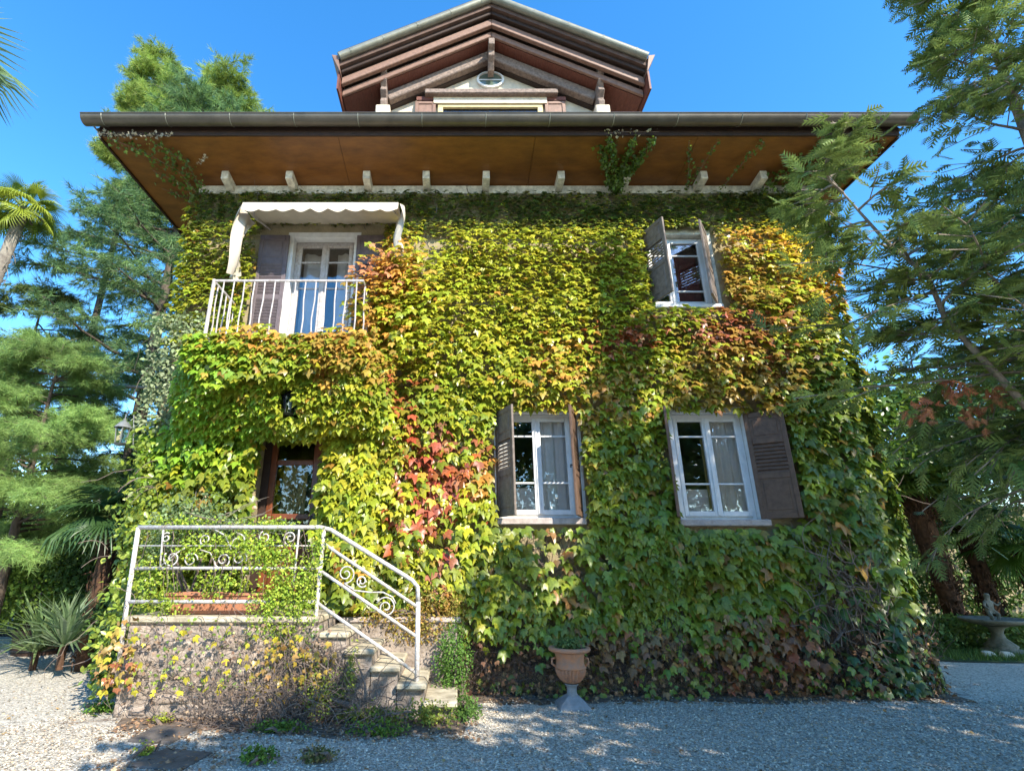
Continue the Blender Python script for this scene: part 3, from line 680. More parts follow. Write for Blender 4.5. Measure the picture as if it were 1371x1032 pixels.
wl = lantern('wall_lantern', (-2.28, -.80, 3.62), 1.15, M['black_iron'], 'black lantern hanging among creeper leaves above the entrance door', [(0, 0, .24), (0, .0, .66)])
hl = lantern('hanging_lantern', (-4.86, -.25, 3.33), 1.15, M['lantern_grey'], 'pale glass lantern hanging at the left corner of the house', [(0, 0, .24), (.0, 0, .30), (.05, .0, .34), (.11, 0, .30), (.16, 0, .05), (.19, .02, -.22), (.31, .27, -.3)])
gl = lantern('garden_lantern', (-5.0, .65, .34), 1.4, M['iron_grey'], 'small pale glass lantern on the ground among shrubs left of landing', [(0, 0, -.2), (0, 0, -.34)])

# ---------------------------------------------------------------- urn, planter, slab, fountain
ur = empty('garden_urn', (1.33, -.78, 0), label='fluted terracotta urn on grey foot standing against the creeper', cat='urn')
MB().lathe([(.05, .245), (.10, .26), (.135, .29), (.165, .335), (.178, .38), (.172, .40)], n=48, flute=(.255, .385, .13)).build('fluted_bowl', M['urn_clay'], ur)
MB().lathe([(.170, .401), (.185, .412), (.170, .424), (.160, .47), (.168, .54), (.178, .565), (.178, .57)], n=48).build('neck', M['urn_clay'], ur, smooth=True)
MB().lathe([(.176, .571), (.215, .575), (.242, .59), (.247, .605), (.24, .622), (.21, .63), (.19, .622), (.175, .59), (.17, .56), (.001, .55)], n=48).build('rim', M['urn_clay'], ur, smooth=True)
MB().lathe([(.075, .244), (.08, .232), (.062, .22), (.055, .19), (.058, .14), (.08, .115)], n=32).build('stem', M['urn_base'], ur, smooth=True)
MB().add([(a * .185, b_ * .185, 0) for a, b_ in ((-1, -1), (1, -1), (1, 1), (-1, 1))] + [(a * .165, b_ * .165, .04) for a, b_ in ((-1, -1), (1, -1), (1, 1), (-1, 1))] + [(a * .06, b_ * .06, .13) for a, b_ in ((-1, -1), (1, -1), (1, 1), (-1, 1))],
         [(0, 1, 5, 4), (1, 2, 6, 5), (2, 3, 7, 6), (3, 0, 4, 7), (4, 5, 9, 8), (5, 6, 10, 9), (6, 7, 11, 10), (7, 4, 8, 11), (8, 9, 10, 11)]).build('foot', M['urn_base'], ur, bev=.01)
for a in (-1, 1):
    MB().tube([(a * .17, 0, .42), (a * .215, 0, .45), (a * .21, 0, .50), (a * .17, 0, .51)], .014, 8).build('lug_handle', M['urn_clay'], ur, smooth=True)

pb = empty('planter_box', (-2.78, -.95, 1.0), label='long terracotta planter box on the landing behind the lower rail', cat='planter')
b = MB(); L_, D_ = .62, .13
b.hexa([(-L_ + .04, -D_ + .03, 0), (L_ - .04, -D_ + .03, 0), (L_ - .04, D_ - .03, 0), (-L_ + .04, D_ - .03, 0), (-L_, -D_, .2), (L_, -D_, .2), (L_, D_, .2), (-L_, D_, .2)])
b.build('trough', M['terracotta'], pb, bev=.01)
b = MB(); rect = ((-L_ - .015, L_ + .015, -D_ - .015, -D_ + .02), (-L_ - .015, L_ + .015, D_ - .02, D_ + .015), (-L_ - .015, -L_ + .02, -D_ + .02, D_ - .02), (L_ - .02, L_ + .015, -D_ + .02, D_ - .02))
for x0_, x1_, y0_, y1_ in rect: b.box(x0_, x1_, y0_, y1_, .201, .235)
b.build('rim', M['terracotta'], pb, bev=.008)
MB().box(-L_ + .02, L_ - .02, -D_ + .02, D_ - .02, .2, .215).build('soil', M['soil'], pb)

sl = MB().hexa([(-3.06, -2.0, .004), (-2.62, -2.08, .004), (-2.58, -1.64, .004), (-3.03, -1.56, .004), (-3.05, -1.99, .03), (-2.63, -2.07, .03), (-2.59, -1.65, .03), (-3.02, -1.57, .03)]).build('stone_slab', M['slate'], None, bev=.006)
tag(sl, 'flat dark stone slab lying in gravel below the landing wall', 'slab')
sl2 = MB().hexa([(-2.72, -2.62, .004), (-2.2, -2.72, .004), (-2.12, -2.3, .004), (-2.6, -2.2, .004), (-2.71, -2.61, .022), (-2.21, -2.71, .022), (-2.13, -2.31, .022), (-2.59, -2.21, .022)]).build('stone_slab', M['slate'], None, bev=.006)
tag(sl2, 'dark stone slab nearest the camera half buried in gravel and dry leaves', 'slab')

ft = empty('fountain', (9.9, 2.85, 0), label='grey stone garden fountain with shallow basin and child figure', cat='fountain')
MB().lathe([(.001, 0), (.30, 0), (.30, .07), (.22, .09), (.24, .13), (.16, .2), (.1, .26), (.085, .34), (.12, .42), (.2, .46)], n=24).build('pedestal', M['old_stone'], ft, smooth=True)
MB().lathe([(.06, .462), (.28, .475), (.45, .52), (.50, .565), (.48, .585), (.40, .56), (.2, .54), (.001, .535)], n=32).build('basin', M['old_stone'], ft, smooth=True)
def figure():
    me = bpy.data.meshes.new('child_figure')
    vs = [(0, 0, .70), (0, 0, .78), (0, 0, .86), (0, 0, .90), (.0, -.01, .97), (0, -.015, 1.02),
          (.05, 0, .69), (.09, -.06, .66), (.06, -.03, .55), (-.05, 0, .69), (-.06, -.05, .62), (-.03, -.02, .54),
          (.07, 0, .86), (.13, -.03, .80), (.17, -.06, .86), (-.07, 0, .86), (-.11, -.02, .79), (-.08, -.07, .74)]
    ed = [(0, 1), (1, 2), (2, 3), (3, 4), (4, 5), (0, 6), (6, 7), (7, 8), (0, 9), (9, 10), (10, 11), (2, 12), (12, 13), (13, 14), (2, 15), (15, 16), (16, 17)]
    rr = [.06, .055, .055, .03, .05, .042, .045, .035, .025, .045, .035, .025, .028, .022, .018, .028, .022, .018]
    me.from_pydata([(x, y, z) for x, y, z in vs], ed, []); me.materials.append(M['old_stone'])
    o = bpy.data.objects.new('child_figure', me); col.objects.link(o); o.parent = ft
    m = o.modifiers.new('skin', 'SKIN'); o.modifiers.new('sub', 'SUBSURF').levels = 1; o.modifiers['sub'].render_levels = 1
    for v, r in zip(me.skin_vertices[0].data, rr): v.radius = (r, r)
    me.skin_vertices[0].data[0].use_root = True
figure()
# ---------------------------------------------------------------- wall creeper (colour patches and bare spots in wall coordinates)
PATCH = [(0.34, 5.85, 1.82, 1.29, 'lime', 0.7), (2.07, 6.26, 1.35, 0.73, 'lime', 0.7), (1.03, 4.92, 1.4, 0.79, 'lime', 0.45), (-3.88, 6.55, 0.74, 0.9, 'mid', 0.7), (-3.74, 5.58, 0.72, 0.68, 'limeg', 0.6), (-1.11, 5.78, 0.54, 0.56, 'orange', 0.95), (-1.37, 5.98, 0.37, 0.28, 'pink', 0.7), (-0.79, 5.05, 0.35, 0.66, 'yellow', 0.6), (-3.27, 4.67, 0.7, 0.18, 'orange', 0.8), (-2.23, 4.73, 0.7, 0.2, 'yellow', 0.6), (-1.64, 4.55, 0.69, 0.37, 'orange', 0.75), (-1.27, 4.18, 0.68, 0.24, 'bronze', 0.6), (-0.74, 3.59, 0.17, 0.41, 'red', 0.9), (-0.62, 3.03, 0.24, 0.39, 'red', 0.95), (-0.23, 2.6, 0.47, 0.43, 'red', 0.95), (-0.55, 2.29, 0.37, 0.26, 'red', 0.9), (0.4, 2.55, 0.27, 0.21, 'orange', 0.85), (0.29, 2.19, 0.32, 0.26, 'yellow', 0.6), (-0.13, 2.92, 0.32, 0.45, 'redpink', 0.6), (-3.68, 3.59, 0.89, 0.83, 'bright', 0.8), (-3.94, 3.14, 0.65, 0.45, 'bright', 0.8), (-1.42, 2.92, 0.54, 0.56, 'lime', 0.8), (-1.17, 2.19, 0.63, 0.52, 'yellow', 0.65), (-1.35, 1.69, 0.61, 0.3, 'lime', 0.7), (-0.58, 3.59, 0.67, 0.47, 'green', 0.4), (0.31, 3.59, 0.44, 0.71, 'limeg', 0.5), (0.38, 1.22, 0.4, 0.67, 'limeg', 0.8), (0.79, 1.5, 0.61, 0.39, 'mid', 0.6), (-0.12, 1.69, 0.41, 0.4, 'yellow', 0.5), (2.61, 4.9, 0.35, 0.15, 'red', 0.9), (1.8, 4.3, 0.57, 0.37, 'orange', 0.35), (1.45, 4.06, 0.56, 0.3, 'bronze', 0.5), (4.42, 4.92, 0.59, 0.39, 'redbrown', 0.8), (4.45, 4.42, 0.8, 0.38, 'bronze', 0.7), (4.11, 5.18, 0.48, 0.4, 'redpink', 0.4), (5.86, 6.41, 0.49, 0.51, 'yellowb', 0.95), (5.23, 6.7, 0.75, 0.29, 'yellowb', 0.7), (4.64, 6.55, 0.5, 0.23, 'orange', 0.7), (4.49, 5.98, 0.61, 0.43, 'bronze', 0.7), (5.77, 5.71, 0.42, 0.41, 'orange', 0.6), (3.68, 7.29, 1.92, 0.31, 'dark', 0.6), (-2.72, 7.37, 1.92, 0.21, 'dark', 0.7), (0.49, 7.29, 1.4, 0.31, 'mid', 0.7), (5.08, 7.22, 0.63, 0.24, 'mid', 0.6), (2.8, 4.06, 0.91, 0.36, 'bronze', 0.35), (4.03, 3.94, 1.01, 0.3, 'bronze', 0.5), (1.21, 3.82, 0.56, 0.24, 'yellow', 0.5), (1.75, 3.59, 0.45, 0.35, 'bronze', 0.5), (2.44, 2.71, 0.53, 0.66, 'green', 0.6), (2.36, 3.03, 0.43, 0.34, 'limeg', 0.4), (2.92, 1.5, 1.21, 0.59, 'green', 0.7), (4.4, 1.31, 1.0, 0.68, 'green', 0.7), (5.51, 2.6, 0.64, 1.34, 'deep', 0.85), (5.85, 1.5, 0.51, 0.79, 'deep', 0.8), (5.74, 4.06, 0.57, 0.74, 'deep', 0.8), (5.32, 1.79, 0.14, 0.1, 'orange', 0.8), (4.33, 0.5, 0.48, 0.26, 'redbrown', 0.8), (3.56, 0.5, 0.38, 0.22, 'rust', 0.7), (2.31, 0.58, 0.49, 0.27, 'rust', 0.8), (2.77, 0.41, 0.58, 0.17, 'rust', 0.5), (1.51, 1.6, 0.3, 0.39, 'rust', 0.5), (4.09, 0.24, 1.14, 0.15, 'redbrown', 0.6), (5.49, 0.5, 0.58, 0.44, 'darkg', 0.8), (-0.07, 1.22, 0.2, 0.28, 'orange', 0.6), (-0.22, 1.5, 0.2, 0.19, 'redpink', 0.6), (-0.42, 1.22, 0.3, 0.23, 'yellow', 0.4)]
BARE = [(-0.46, 6.66, 0.27, 0.37, 0.95), (1.27, 1.79, 0.41, 0.28, 0.9), (0.78, 1.12, 0.18, 0.38, 0.3), (5.09, 1.12, 0.4, 0.57, 0.75), (4.94, 0.67, 0.49, 0.27, 0.75), (5.17, 1.69, 0.13, 0.3, 0.7), (0.85, 0.32, 1.25, 0.19, 0.93), (2.58, 0.16, 2.1, 0.15, 0.7), (-4.35, 4.25, 0.42, 0.85, 1.0), (0.36, 7.25, 1.8, 0.22, 0.45), (3.18, 7.18, 3.2, 0.27, 0.3), (-0.5, 5.47, 0.14, 0.68, 0.6), (-0.53, 4.08, 0.56, 0.12, 0.4), (-0.12, 1.89, 0.12, 0.25, 0.5), (2.32, 0.49, 0.68, 0.12, 0.5), (-4.16, 4.32, 0.29, 0.75, 0.55), (0.08, 0.49, 0.29, 0.36, 0.9), (4.5, 7.03, 0.51, 0.22, 0.4), (0.57, 2.72, 0.15, 0.66, 0.5), (1.65, 2.72, 0.1, 0.66, 0.5)]
def vary(c, n, a=.3, c2=None):
    c = np.array(c); w = rng.random((n, 1)); base = c * (1 - w) + np.array(c2 if c2 is not None else c) * w
    return base * rng.uniform(1 - a, 1 + a, (n, 1))
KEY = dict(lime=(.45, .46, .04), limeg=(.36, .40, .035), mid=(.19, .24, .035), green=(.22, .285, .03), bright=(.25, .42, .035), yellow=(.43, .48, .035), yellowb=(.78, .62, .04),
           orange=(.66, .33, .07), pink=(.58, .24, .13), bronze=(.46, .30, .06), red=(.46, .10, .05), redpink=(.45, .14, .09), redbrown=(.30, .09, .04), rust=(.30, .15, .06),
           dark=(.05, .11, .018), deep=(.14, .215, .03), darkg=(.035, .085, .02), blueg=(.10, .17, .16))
IVY_B = np.array([(0, .32, .07), (0, .10, 0), (.20, -.02, 0), (.42, .16, .0), (.56, .56, -.12), (.27, .54, .02), (0, 1.08, -.16), (-.27, .54, .02), (-.56, .56, -.12), (-.42, .16, 0), (-.20, -.02, 0)], float)
IVY_F = np.array([(0, i, i + 1) for i in range(1, 10)] + [(0, 10, 1)])
def hole_dist(x, z, o):
    dx = np.maximum(np.maximum(o[0] - x, x - o[1]), 0); dz = np.maximum(np.maximum(o[2] - z, z - o[3]), 0)
    return np.hypot(dx, dz)
def gauss(x, z, p): return np.exp(-(((x - p[0]) / p[2]) ** 2 + ((z - p[1]) / p[3]) ** 2))
def ivy_color(x, z, n):
    t = np.clip((z - 2.0) / 3.2, 0, 1)[:, None]
    c = np.array(KEY['green']) * (1 - t) + np.array(KEY['limeg']) * t
    u = vnoise(x * 1.1, z * 1.4, 0, 3)[:, None]; c = c * (.75 + .5 * u)
    wx = x + (vnoise(x * 2.3, z * 2.3, 0, 8) - .5) * .55; wz = z + (vnoise(x * 2.3, z * 2.3, 5, 9) - .5) * .55
    for p in PATCH:
        w = np.clip(gauss(wx, wz, p) * 1.7, 0, 1) * p[5]
        pick = rng.random(len(x)) < w          # a leaf is one colour or the other, softly biased
        k = np.array(KEY[p[4]])
        c = np.where(pick[:, None], c * .15 + k * .85, c)
    r = rng.random(len(x))
    sp = (r < .05) & (z > 2.5); c[sp] = np.array(KEY['yellow']) * .9
    sp = (r > .975); c[sp] = c[sp] * .4 + np.array(KEY['orange']) * .5
    sp = (r > .955) & (r < .965); c[sp] = c[sp] * .4 + np.array(KEY['red']) * .5
    c = c * rng.uniform(.72, 1.25, (len(x), 1)); c[:, 0] *= rng.uniform(.85, 1.2, len(x))
    return np.clip(c, .004, .8)
ivy = empty('wall_creeper', (1.0, -.1, 0), label='three-lobed creeper in green, yellow, orange and red covering the house front', cat='creeper')
IL = np.array(ivy.location)
leafR, leafS, leafT, leafC = [], [], [], []
def add_leaves(pos, size, out=(0, -1, 0), jit=.42, color=None):
    n = len(pos); out = np.asarray(out, float)
    zc = np.zeros((n, 3)); zc[:, 2] = -np.interp(pos[:, 2], [2.5, 5.5], [.85, .5]); zu = np.zeros((n, 3)); zu[:, 2] = np.interp(pos[:, 2], [2.5, 5.5], [.6, 1.15])
    tip = out * .55 + zc + rng.normal(size=(n, 3)) * np.array([jit, jit * .55, jit * .5])
    nr = out * .75 + zu + rng.normal(size=(n, 3)) * jit * .8
    leafR.append(frames(tip, nr)); leafS.append(size); leafT.append(pos); leafC.append(ivy_color(pos[:, 0], pos[:, 2], n) if color is None else color)
def surf(x, z):
    o = .07 + .20 * vnoise(x * 1.5, z * 1.5, 0, 1) + .12 * vnoise(x * 4, z * 4.5, 0, 2)
    o = o + .12 * np.clip((x - 2) / 4, 0, 1) * np.clip((3.4 - z) / 3, 0, 1) + .10 * np.clip(1.2 - z, 0, 1) * (x > -.1)
    o = o + .25 * np.exp(-((x + 1.0) / .55) ** 2 - ((z - 5.5) / .7) ** 2)      # mass beside the balcony
    o = np.where(x < -3.9, o * np.clip(1 + (x + 3.9) * .9, .35, 1), o)
    o = np.where(x > 5.6, o * np.clip(1 - (x - 5.6) * 1.1, .4, 1), o)
    o = np.where(z > 6.85, .03 + (o - .07) * .35 * np.clip((7.7 - z) / .8, .15, 1), o)
    for h in (W2, W3, WU): o = np.minimum(o, .05 + hole_dist(x, z, h) * .8)
    return o
def ok_ivy(x, z):
    k = np.ones(len(x), bool)
    for h, ml, mr, mb, mt in ((W2, .12, .10, .12, .02), (W3, .20, .14, .12, .03), (WU, .06, .12, .09, .10), (WB, .54, .50, .05, .22)):
        k &= ~((x > h[0] - ml) & (x < h[1] + mr) & (z > h[2] - mb) & (z < h[3] + mt))
    k &= ~((x > -2.88) & (x < -1.95) & (z > .9) & (z < 3.42 - .25 * vnoise(x * 6, 0, 0, 4)))
    k &= ~((x > 4.2) & (x < 4.86) & (z > 2.06) & (z < 3.66))                       # behind the open shutter
    k &= ~((x > LX0) & (x < .02) & (z < .95 + .1 * vnoise(x * 3, 0)))
    return k
def size_at(x, z): return np.interp(z, [0, .7, 1.2, 2.5, 4.5, 6.6, 7.0, 7.7], [.085, .125, .16, .155, .125, .105, .07, .055]) * (1 + .08 * np.clip((x - 3) / 3, 0, 1) * (z < 4))
N = 78000
x = rng.uniform(-4.56, 6.14, N); z = rng.uniform(.03, 7.68, N)
k = ok_ivy(x, z); x, z = x[k], z[k]
dn = np.where(z > 6.9, 1.0, np.interp(z, [0, 2.5, 5, 6.9], [.44, .46, .62, .8]))
for b in BARE: dn *= 1 - np.clip(gauss(x + (vnoise(x * 3, z * 3, 0, 6) - .5) * .3, z, b) * 1.5, 0, 1) * b[4]
dn *= np.clip((vnoise(x * 2.1, z * 2.1, 0, 7) + .62), .45, 1)
k = rng.random(len(x)) < dn; x, z = x[k], z[k]
lay = rng.random(len(x)) ** .6
y = -.02 - surf(x, z) * (.25 + .75 * lay) - rng.random(len(x)) * .04
s = size_at(x, z) * rng.uniform(.5, 1.25, len(x))
# the mass wraps round the right hand corner
k = ~((x > 5.85) & (z < 1.6) & (rng.random(len(x)) < .75)); add_leaves(np.c_[x, y, z][k], s[k])
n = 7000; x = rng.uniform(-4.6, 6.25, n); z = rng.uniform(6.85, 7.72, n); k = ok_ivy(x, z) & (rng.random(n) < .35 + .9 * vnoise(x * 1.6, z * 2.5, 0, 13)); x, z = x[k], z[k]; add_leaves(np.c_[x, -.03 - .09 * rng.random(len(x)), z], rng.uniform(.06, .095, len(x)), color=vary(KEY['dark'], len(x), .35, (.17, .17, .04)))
# leaves hanging from the balcony edge and over the right half of the entrance
n = 900; x = rng.uniform(-3.68, -1.2, n); z = 4.50 - rng.random(n) ** 1.4 * (.45 + .35 * vnoise(x * 2.2, 0, 0, 5)); y = -1.09 - rng.random(n) * .14
add_leaves(np.c_[x, y, z], rng.uniform(.09, .14, n))
n = 260; x = rng.uniform(-3.2, -1.25, n); z = 4.46 + rng.random(n) ** 2 * .32 * vnoise(x * 3, 1, 0, 5); y = -1.0 - rng.random(n) * .2
add_leaves(np.c_[x, y, z], rng.uniform(.09, .14, n))
n = 4700; x = rng.uniform(-3.95, -.95, n); z = rng.uniform(3.32, 4.42, n) - .12 * vnoise(x * 3, 0, 0, 15); fr = np.clip((z - 3.2) / 1.1, 0, 1) ** .55 * np.clip((x + 4.2) / .7, .3, 1) * np.clip((-.5 - x) / .9, .2, 1); y = -.22 - fr * .78 - .16 * vnoise(x * 2.5, z * 3, 0, 16) - rng.random(n) * .16
k = ~((np.abs(x + 2.28) < .13) & (np.abs(z - 3.64) < .2)); x, y, z = x[k], y[k], z[k]
add_leaves(np.c_[x, y, z], rng.uniform(.10, .16, len(x)))
n = 1500; z = rng.uniform(1.05, 3.5, n); xl = -1.86 + .22 * vnoise(z * 2.5, 0, 0, 12) + .15 * np.clip(2.4 - z, -1, 1); x = xl + rng.random(n) * (-1.15 - xl); y = -.18 - rng.random(n) * .3
add_leaves(np.c_[x, y, z], rng.uniform(.11, .17, n))
n = 1500; z = rng.uniform(1.0, 3.5, n); xr = -2.98 + .3 * (z > 2.9) * rng.random(n) * .6; x = xr + .12 - rng.random(n) ** .8 * 1.4; y = -.16 - rng.random(n) * .4 * np.clip((x + 4.6) / 1, .2, 1)
k = (z > 2.15) | (x < -3.3); add_leaves(np.c_[x, y, z][k], rng.uniform(.11, .17, k.sum()))
# beside the balcony, in front of the right shutter
n = 1700; x = -1.0 + rng.normal(size=n) * .33; z = 5.35 + rng.normal(size=n) * .55; k = (z < 6.3) & (z > 4.3) & (x > -1.75 + (z > 5.95) * .3); y = -.25 - rng.random(n) * .6
add_leaves(np.c_[x, y, z][k], rng.uniform(.09, .135, k.sum()))
# loose runners hanging free of the mass
for i in range(150):
    rx_ = rng.uniform(-4.0, 5.9); rz_ = rng.uniform(1.0, 6.8)
    if not ok_ivy(np.array([rx_]), np.array([rz_]))[0] or not ok_ivy(np.array([rx_ + .12]), np.array([rz_ - .25]))[0] or not ok_ivy(np.array([rx_ - .12]), np.array([rz_ - .35]))[0]: continue
    m_ = int(rng.integers(5, 11)); t_ = np.linspace(.1, 1, m_); L_ = rng.uniform(.25, .5); dx_ = rng.normal() * .12; so = float(surf(np.array([rx_]), np.array([rz_]))[0])
    add_leaves(np.c_[rx_ + dx_ * t_ + rng.normal(size=m_) * .02, -.03 - so - .17 * np.sqrt(t_), rz_ + .05 - L_ * t_ ** 1.6], size_at(np.full(m_, rx_), np.full(m_, rz_)) * np.linspace(.95, .4, m_), jit=.7)
# around the right corner and along the right side wall
n = 5200; z = rng.uniform(.05, 7.5, n); y = rng.random(n) ** 1.6 * 5 - .30; bulge = .03 + .14 * vnoise(y * 2, z * 1.5, 3, 3) + .04 * np.clip((3.6 - z) / 3, 0, 1)
x = 6.04 + bulge * (.3 + .5 * rng.random(n)); y = np.maximum(y, -.12 - .12 * (z > 2)); add_leaves(np.c_[x, y, z], rng.uniform(.09, .15, n), out=(.8, -.6, 0))
n = 1600; z = rng.uniform(.05, 7.4, n); y = rng.random(n) ** 1.6 * 2.5 - .2; x = -4.53 - (.03 + .12 * vnoise(y * 2, z * 2, 7, 3)) * rng.random(n)
k = (z > 5.2) | (z < 3.4); add_leaves(np.c_[x, y, z][k], rng.uniform(.07, .12, k.sum()), out=(-.8, -.6, 0))
R = np.concatenate(leafR); Sz = np.concatenate(leafS); T = np.concatenate(leafT); C = np.concatenate(leafC)
# the 300 leaves that show largest are objects of their own
dist = np.linalg.norm(T - np.array([0, -7.6, 1.6]), axis=1); face = np.abs((R[:, :, 2] * norm(T - np.array([0, -7.6, 1.6]))).sum(1))
outer = -T[:, 1]
score = Sz / dist * (.35 + face) * np.clip(outer / .3, .3, 1.2) * (np.abs(T[:, 0]) < 6)
idx = np.argsort(-score)[:300]; rest = np.ones(len(T), bool); rest[idx] = False
V, F, CC = scatter(IVY_B, IVY_F, R[rest], Sz[rest], T[rest] - IL, C[rest])
o = np_mesh('leaf_mass', V, F, M['leaf'], ivy, CC); tag(o, kind='stuff')
variants = {}
for i in idx:
    q = tuple(np.round(C[i] / .06).astype(int))
    if q not in variants: variants[q] = np_mesh('leaf', IVY_B, IVY_F, M['leaf'], ivy, np.tile(C[i], (len(IVY_B), 1))); o = variants[q]
    else: o = variants[q].copy(); col.objects.link(o)
    m4 = Matrix([[*(R[i][r] * Sz[i]), (T[i] - IL)[r]] for r in range(3)] + [[0, 0, 0, 1]]); o.matrix_basis = m4
print('ivy leaves', len(T), 'variants', len(variants))
M['dark_vine'] = mat('dark_old_vine_stems', (.13, .09, .075), .95, c2=(.045, .032, .03), nscale=9)
xx = rng.uniform(.05, 6.1, 1500); zz_ = rng.random(1500) ** 1.3 * .7 + .03; Vd, Fd, Cd = scatter(IVY_B, IVY_F, frames(rng.normal(size=(1500, 3)) + np.array([0, -.2, -.8]), rng.normal(size=(1500, 3)) * .6 + np.array([0, -.8, .4])), rng.uniform(.03, .07, 1500), np.c_[xx, -.12 - .26 * rng.random(1500), zz_] - IL, vary((.16, .08, .05), 1500, .4, (.28, .17, .09)))
np_mesh('dry_leaves', Vd, Fd, M['petal'], ivy, Cd)
# stems of the creeper: tangled on the wall, bare near the ground
def stems(n, x0, x1, z0, z1, ln, yo, r=(.003, .009), grav=.2, seed=1, y1=None):
    rr = np.random.default_rng(seed); b = MB()
    for _ in range(n):
        x_, z_ = rr.uniform(x0, x1), rr.uniform(z0, z1); a = rr.uniform(0, 2 * math.pi) if rr.random() < .5 else math.pi / 2 + rr.normal() * .6
        L_ = rr.uniform(*ln); k_ = max(3, int(L_ / .12)); pts = []; yy = -yo(x_, z_) * rr.uniform(.2, 1.0)
        for i in range(k_ + 1):
            if any(h[0] - .15 < x_ < h[1] + .15 and h[2] - .15 < z_ < h[3] + .15 for h in (W2, W3, WU, WB, WD)) or (-3.4 < x_ < -1.1 and 4.3 < z_ < 6.9) or (4.3 < x_ < 4.8 and 2.1 < z_ < 3.7): break
            pts.append((x_, yy, max(.01, z_))); a += rr.normal() * .45; x_ += math.cos(a) * L_ / k_; z_ += math.sin(a) * L_ / k_; yy += rr.normal() * .015
        if len(pts) < 2: continue
        ra = rr.uniform(*r); b.tube(pts, [ra * (1 - .6 * i / k_) for i in range(len(pts))], 3, False)
    return b
sf_ = lambda x_, z_: float(surf(np.array([x_]), np.array([z_]))[0])
def SH(b, e):
    l = e.location; b.v = [(x_ - l[0], y_ - l[1], z_ - l[2]) for x_, y_, z_ in b.v]; return b
tag(SH(stems(1500, .05, 6.1, .02, .6, (.25, .8), lambda a, b: .34 * (1.0 - b * .4), r=(.002, .007), seed=2), ivy).build('bare_stems', M['dark_vine'], ivy), kind='stuff')
tag(SH(stems(330, -4.5, 6.2, .3, 7.4, (.6, 1.8), lambda a, b: .07, r=(.003, .012), seed=3), ivy).build('wall_stems', M['vine'], ivy), kind='stuff')
tag(SH(stems(320, 4.6, 5.6, .3, 1.7, (.3, .8), lambda a, b: .42, r=(.003, .010), seed=4), ivy).build('dead_tangle', M['vine'], ivy), kind='stuff')
tag(SH(stems(90, .3, 1.6, 1.2, 2.05, (.3, .7), lambda a, b: .12, r=(.003, .007), seed=6), ivy).build('wall_stems', M['vine'], ivy), kind='stuff')

# ---------------------------------------------------------------- generic foliage
DIA_B = np.array([(0, 0, 0), (.32, .45, .06), (0, 1, 0), (-.32, .45, .06)]); DIA_F = np.array([(0, 1, 2), (0, 2, 3)])
OV_B = np.array([(0, 0, 0), (.26, .25, .05), (.30, .6, .04), (0, 1, -.05), (-.30, .6, .04), (-.26, .25, .05), (0, .5, -.02)]); OV_F = np.array([(6, i, (i + 1) % 6) for i in range(6)])
def add_strand(name, pts, n, size, c, parent, off, spread=.05, m='leaf', base=(IVY_B, IVY_F), c2=None, nrm=(0, -.3, -1)):
    """small leaves along a line"""
    pts = np.array(pts, float); seg = rng.integers(0, len(pts) - 1, n); t = rng.random((n, 1)); p = pts[seg] * (1 - t) + pts[seg + 1] * t
    p = p + rng.normal(size=(n, 3)) * spread
    Rr = frames(rng.normal(size=(n, 3)), np.array(nrm) + rng.normal(size=(n, 3)) * .6)
    V, F, CC = scatter(*base, Rr, rng.uniform(.6, 1.2, n) * size, p - np.array(off), vary(c, n, .35, c2))
    return np_mesh(name, V, F, M[m], parent, CC)
cs = empty('soffit_creeper', (2.8, -.1, 7.8), label='thin creeper shoots climbing from the wall top across the brown eaves', cat='creeper')
o3 = cs.location
def soff(lines, n, size, sp, c=(.06, .13, .02), c2=(.14, .22, .03)):
    for pts in lines:
        k_ = int(n * sum((Vector(a) - Vector(b)).length for a, b in zip(pts, pts[1:])))
        add_strand('shoot', pts, max(12, k_), size, c, cs, o3, sp, c2=c2)
        SH(MB().tube(pts, .004, 4, False), cs).build('stem', M['vine'], cs)
soff([[(2.75, -.12, 7.7), (2.72, -.4, 7.84), (2.55, -.75, 7.9), (2.45, -1.0, 7.95)], [(2.78, -.12, 7.7), (2.78, -.5, 7.85), (2.82, -1.02, 7.93)], [(2.8, -.1, 7.7), (2.95, -.5, 7.85), (3.12, -1.04, 7.93)], [(2.75, -.1, 7.72), (2.6, -.3, 7.8), (2.3, -.9, 7.92)], [(2.78, -.1, 7.72), (2.85, -.3, 7.8), (3.0, -.7, 7.88)]], 260, .055, .035)
soff([[(4.0, -.12, 7.72), (3.9, -.5, 7.84), (3.7, -1.0, 7.93)], [(4.0, -.12, 7.72), (4.1, -.5, 7.84), (4.15, -1.0, 7.92)], [(4.6, -.1, 7.72), (4.75, -.6, 7.85), (4.9, -1.0, 7.92)]], 60, .045, .03)
soff([[(5.3, -.1, 7.7), (5.6, -.5, 7.82), (5.9, -.9, 7.9)], [(6.2, -.1, 7.75), (6.5, -.5, 7.85), (6.8, -1.0, 7.93)], [(5.7, -.1, 7.7), (6.0, -.5, 7.84), (6.35, -1.03, 7.93)], [(6.3, .2, 7.75), (6.55, .0, 7.85), (6.6, -.6, 7.9)]], 200, .06, .07)
soff([[(-4.5, -.1, 7.6), (-4.7, -.4, 7.84), (-5.1, -.8, 7.9), (-5.55, -1.05, 7.95)], [(-4.55, 0, 7.6), (-4.85, -.1, 7.85), (-5.2, -.4, 7.9)], [(-4.4, -.1, 7.65), (-4.5, -.6, 7.86), (-4.9, -1.03, 7.93)], [(-4.62, .3, 7.6), (-4.9, .3, 7.86), (-5.3, .1, 7.92)]], 95, .055, .05)
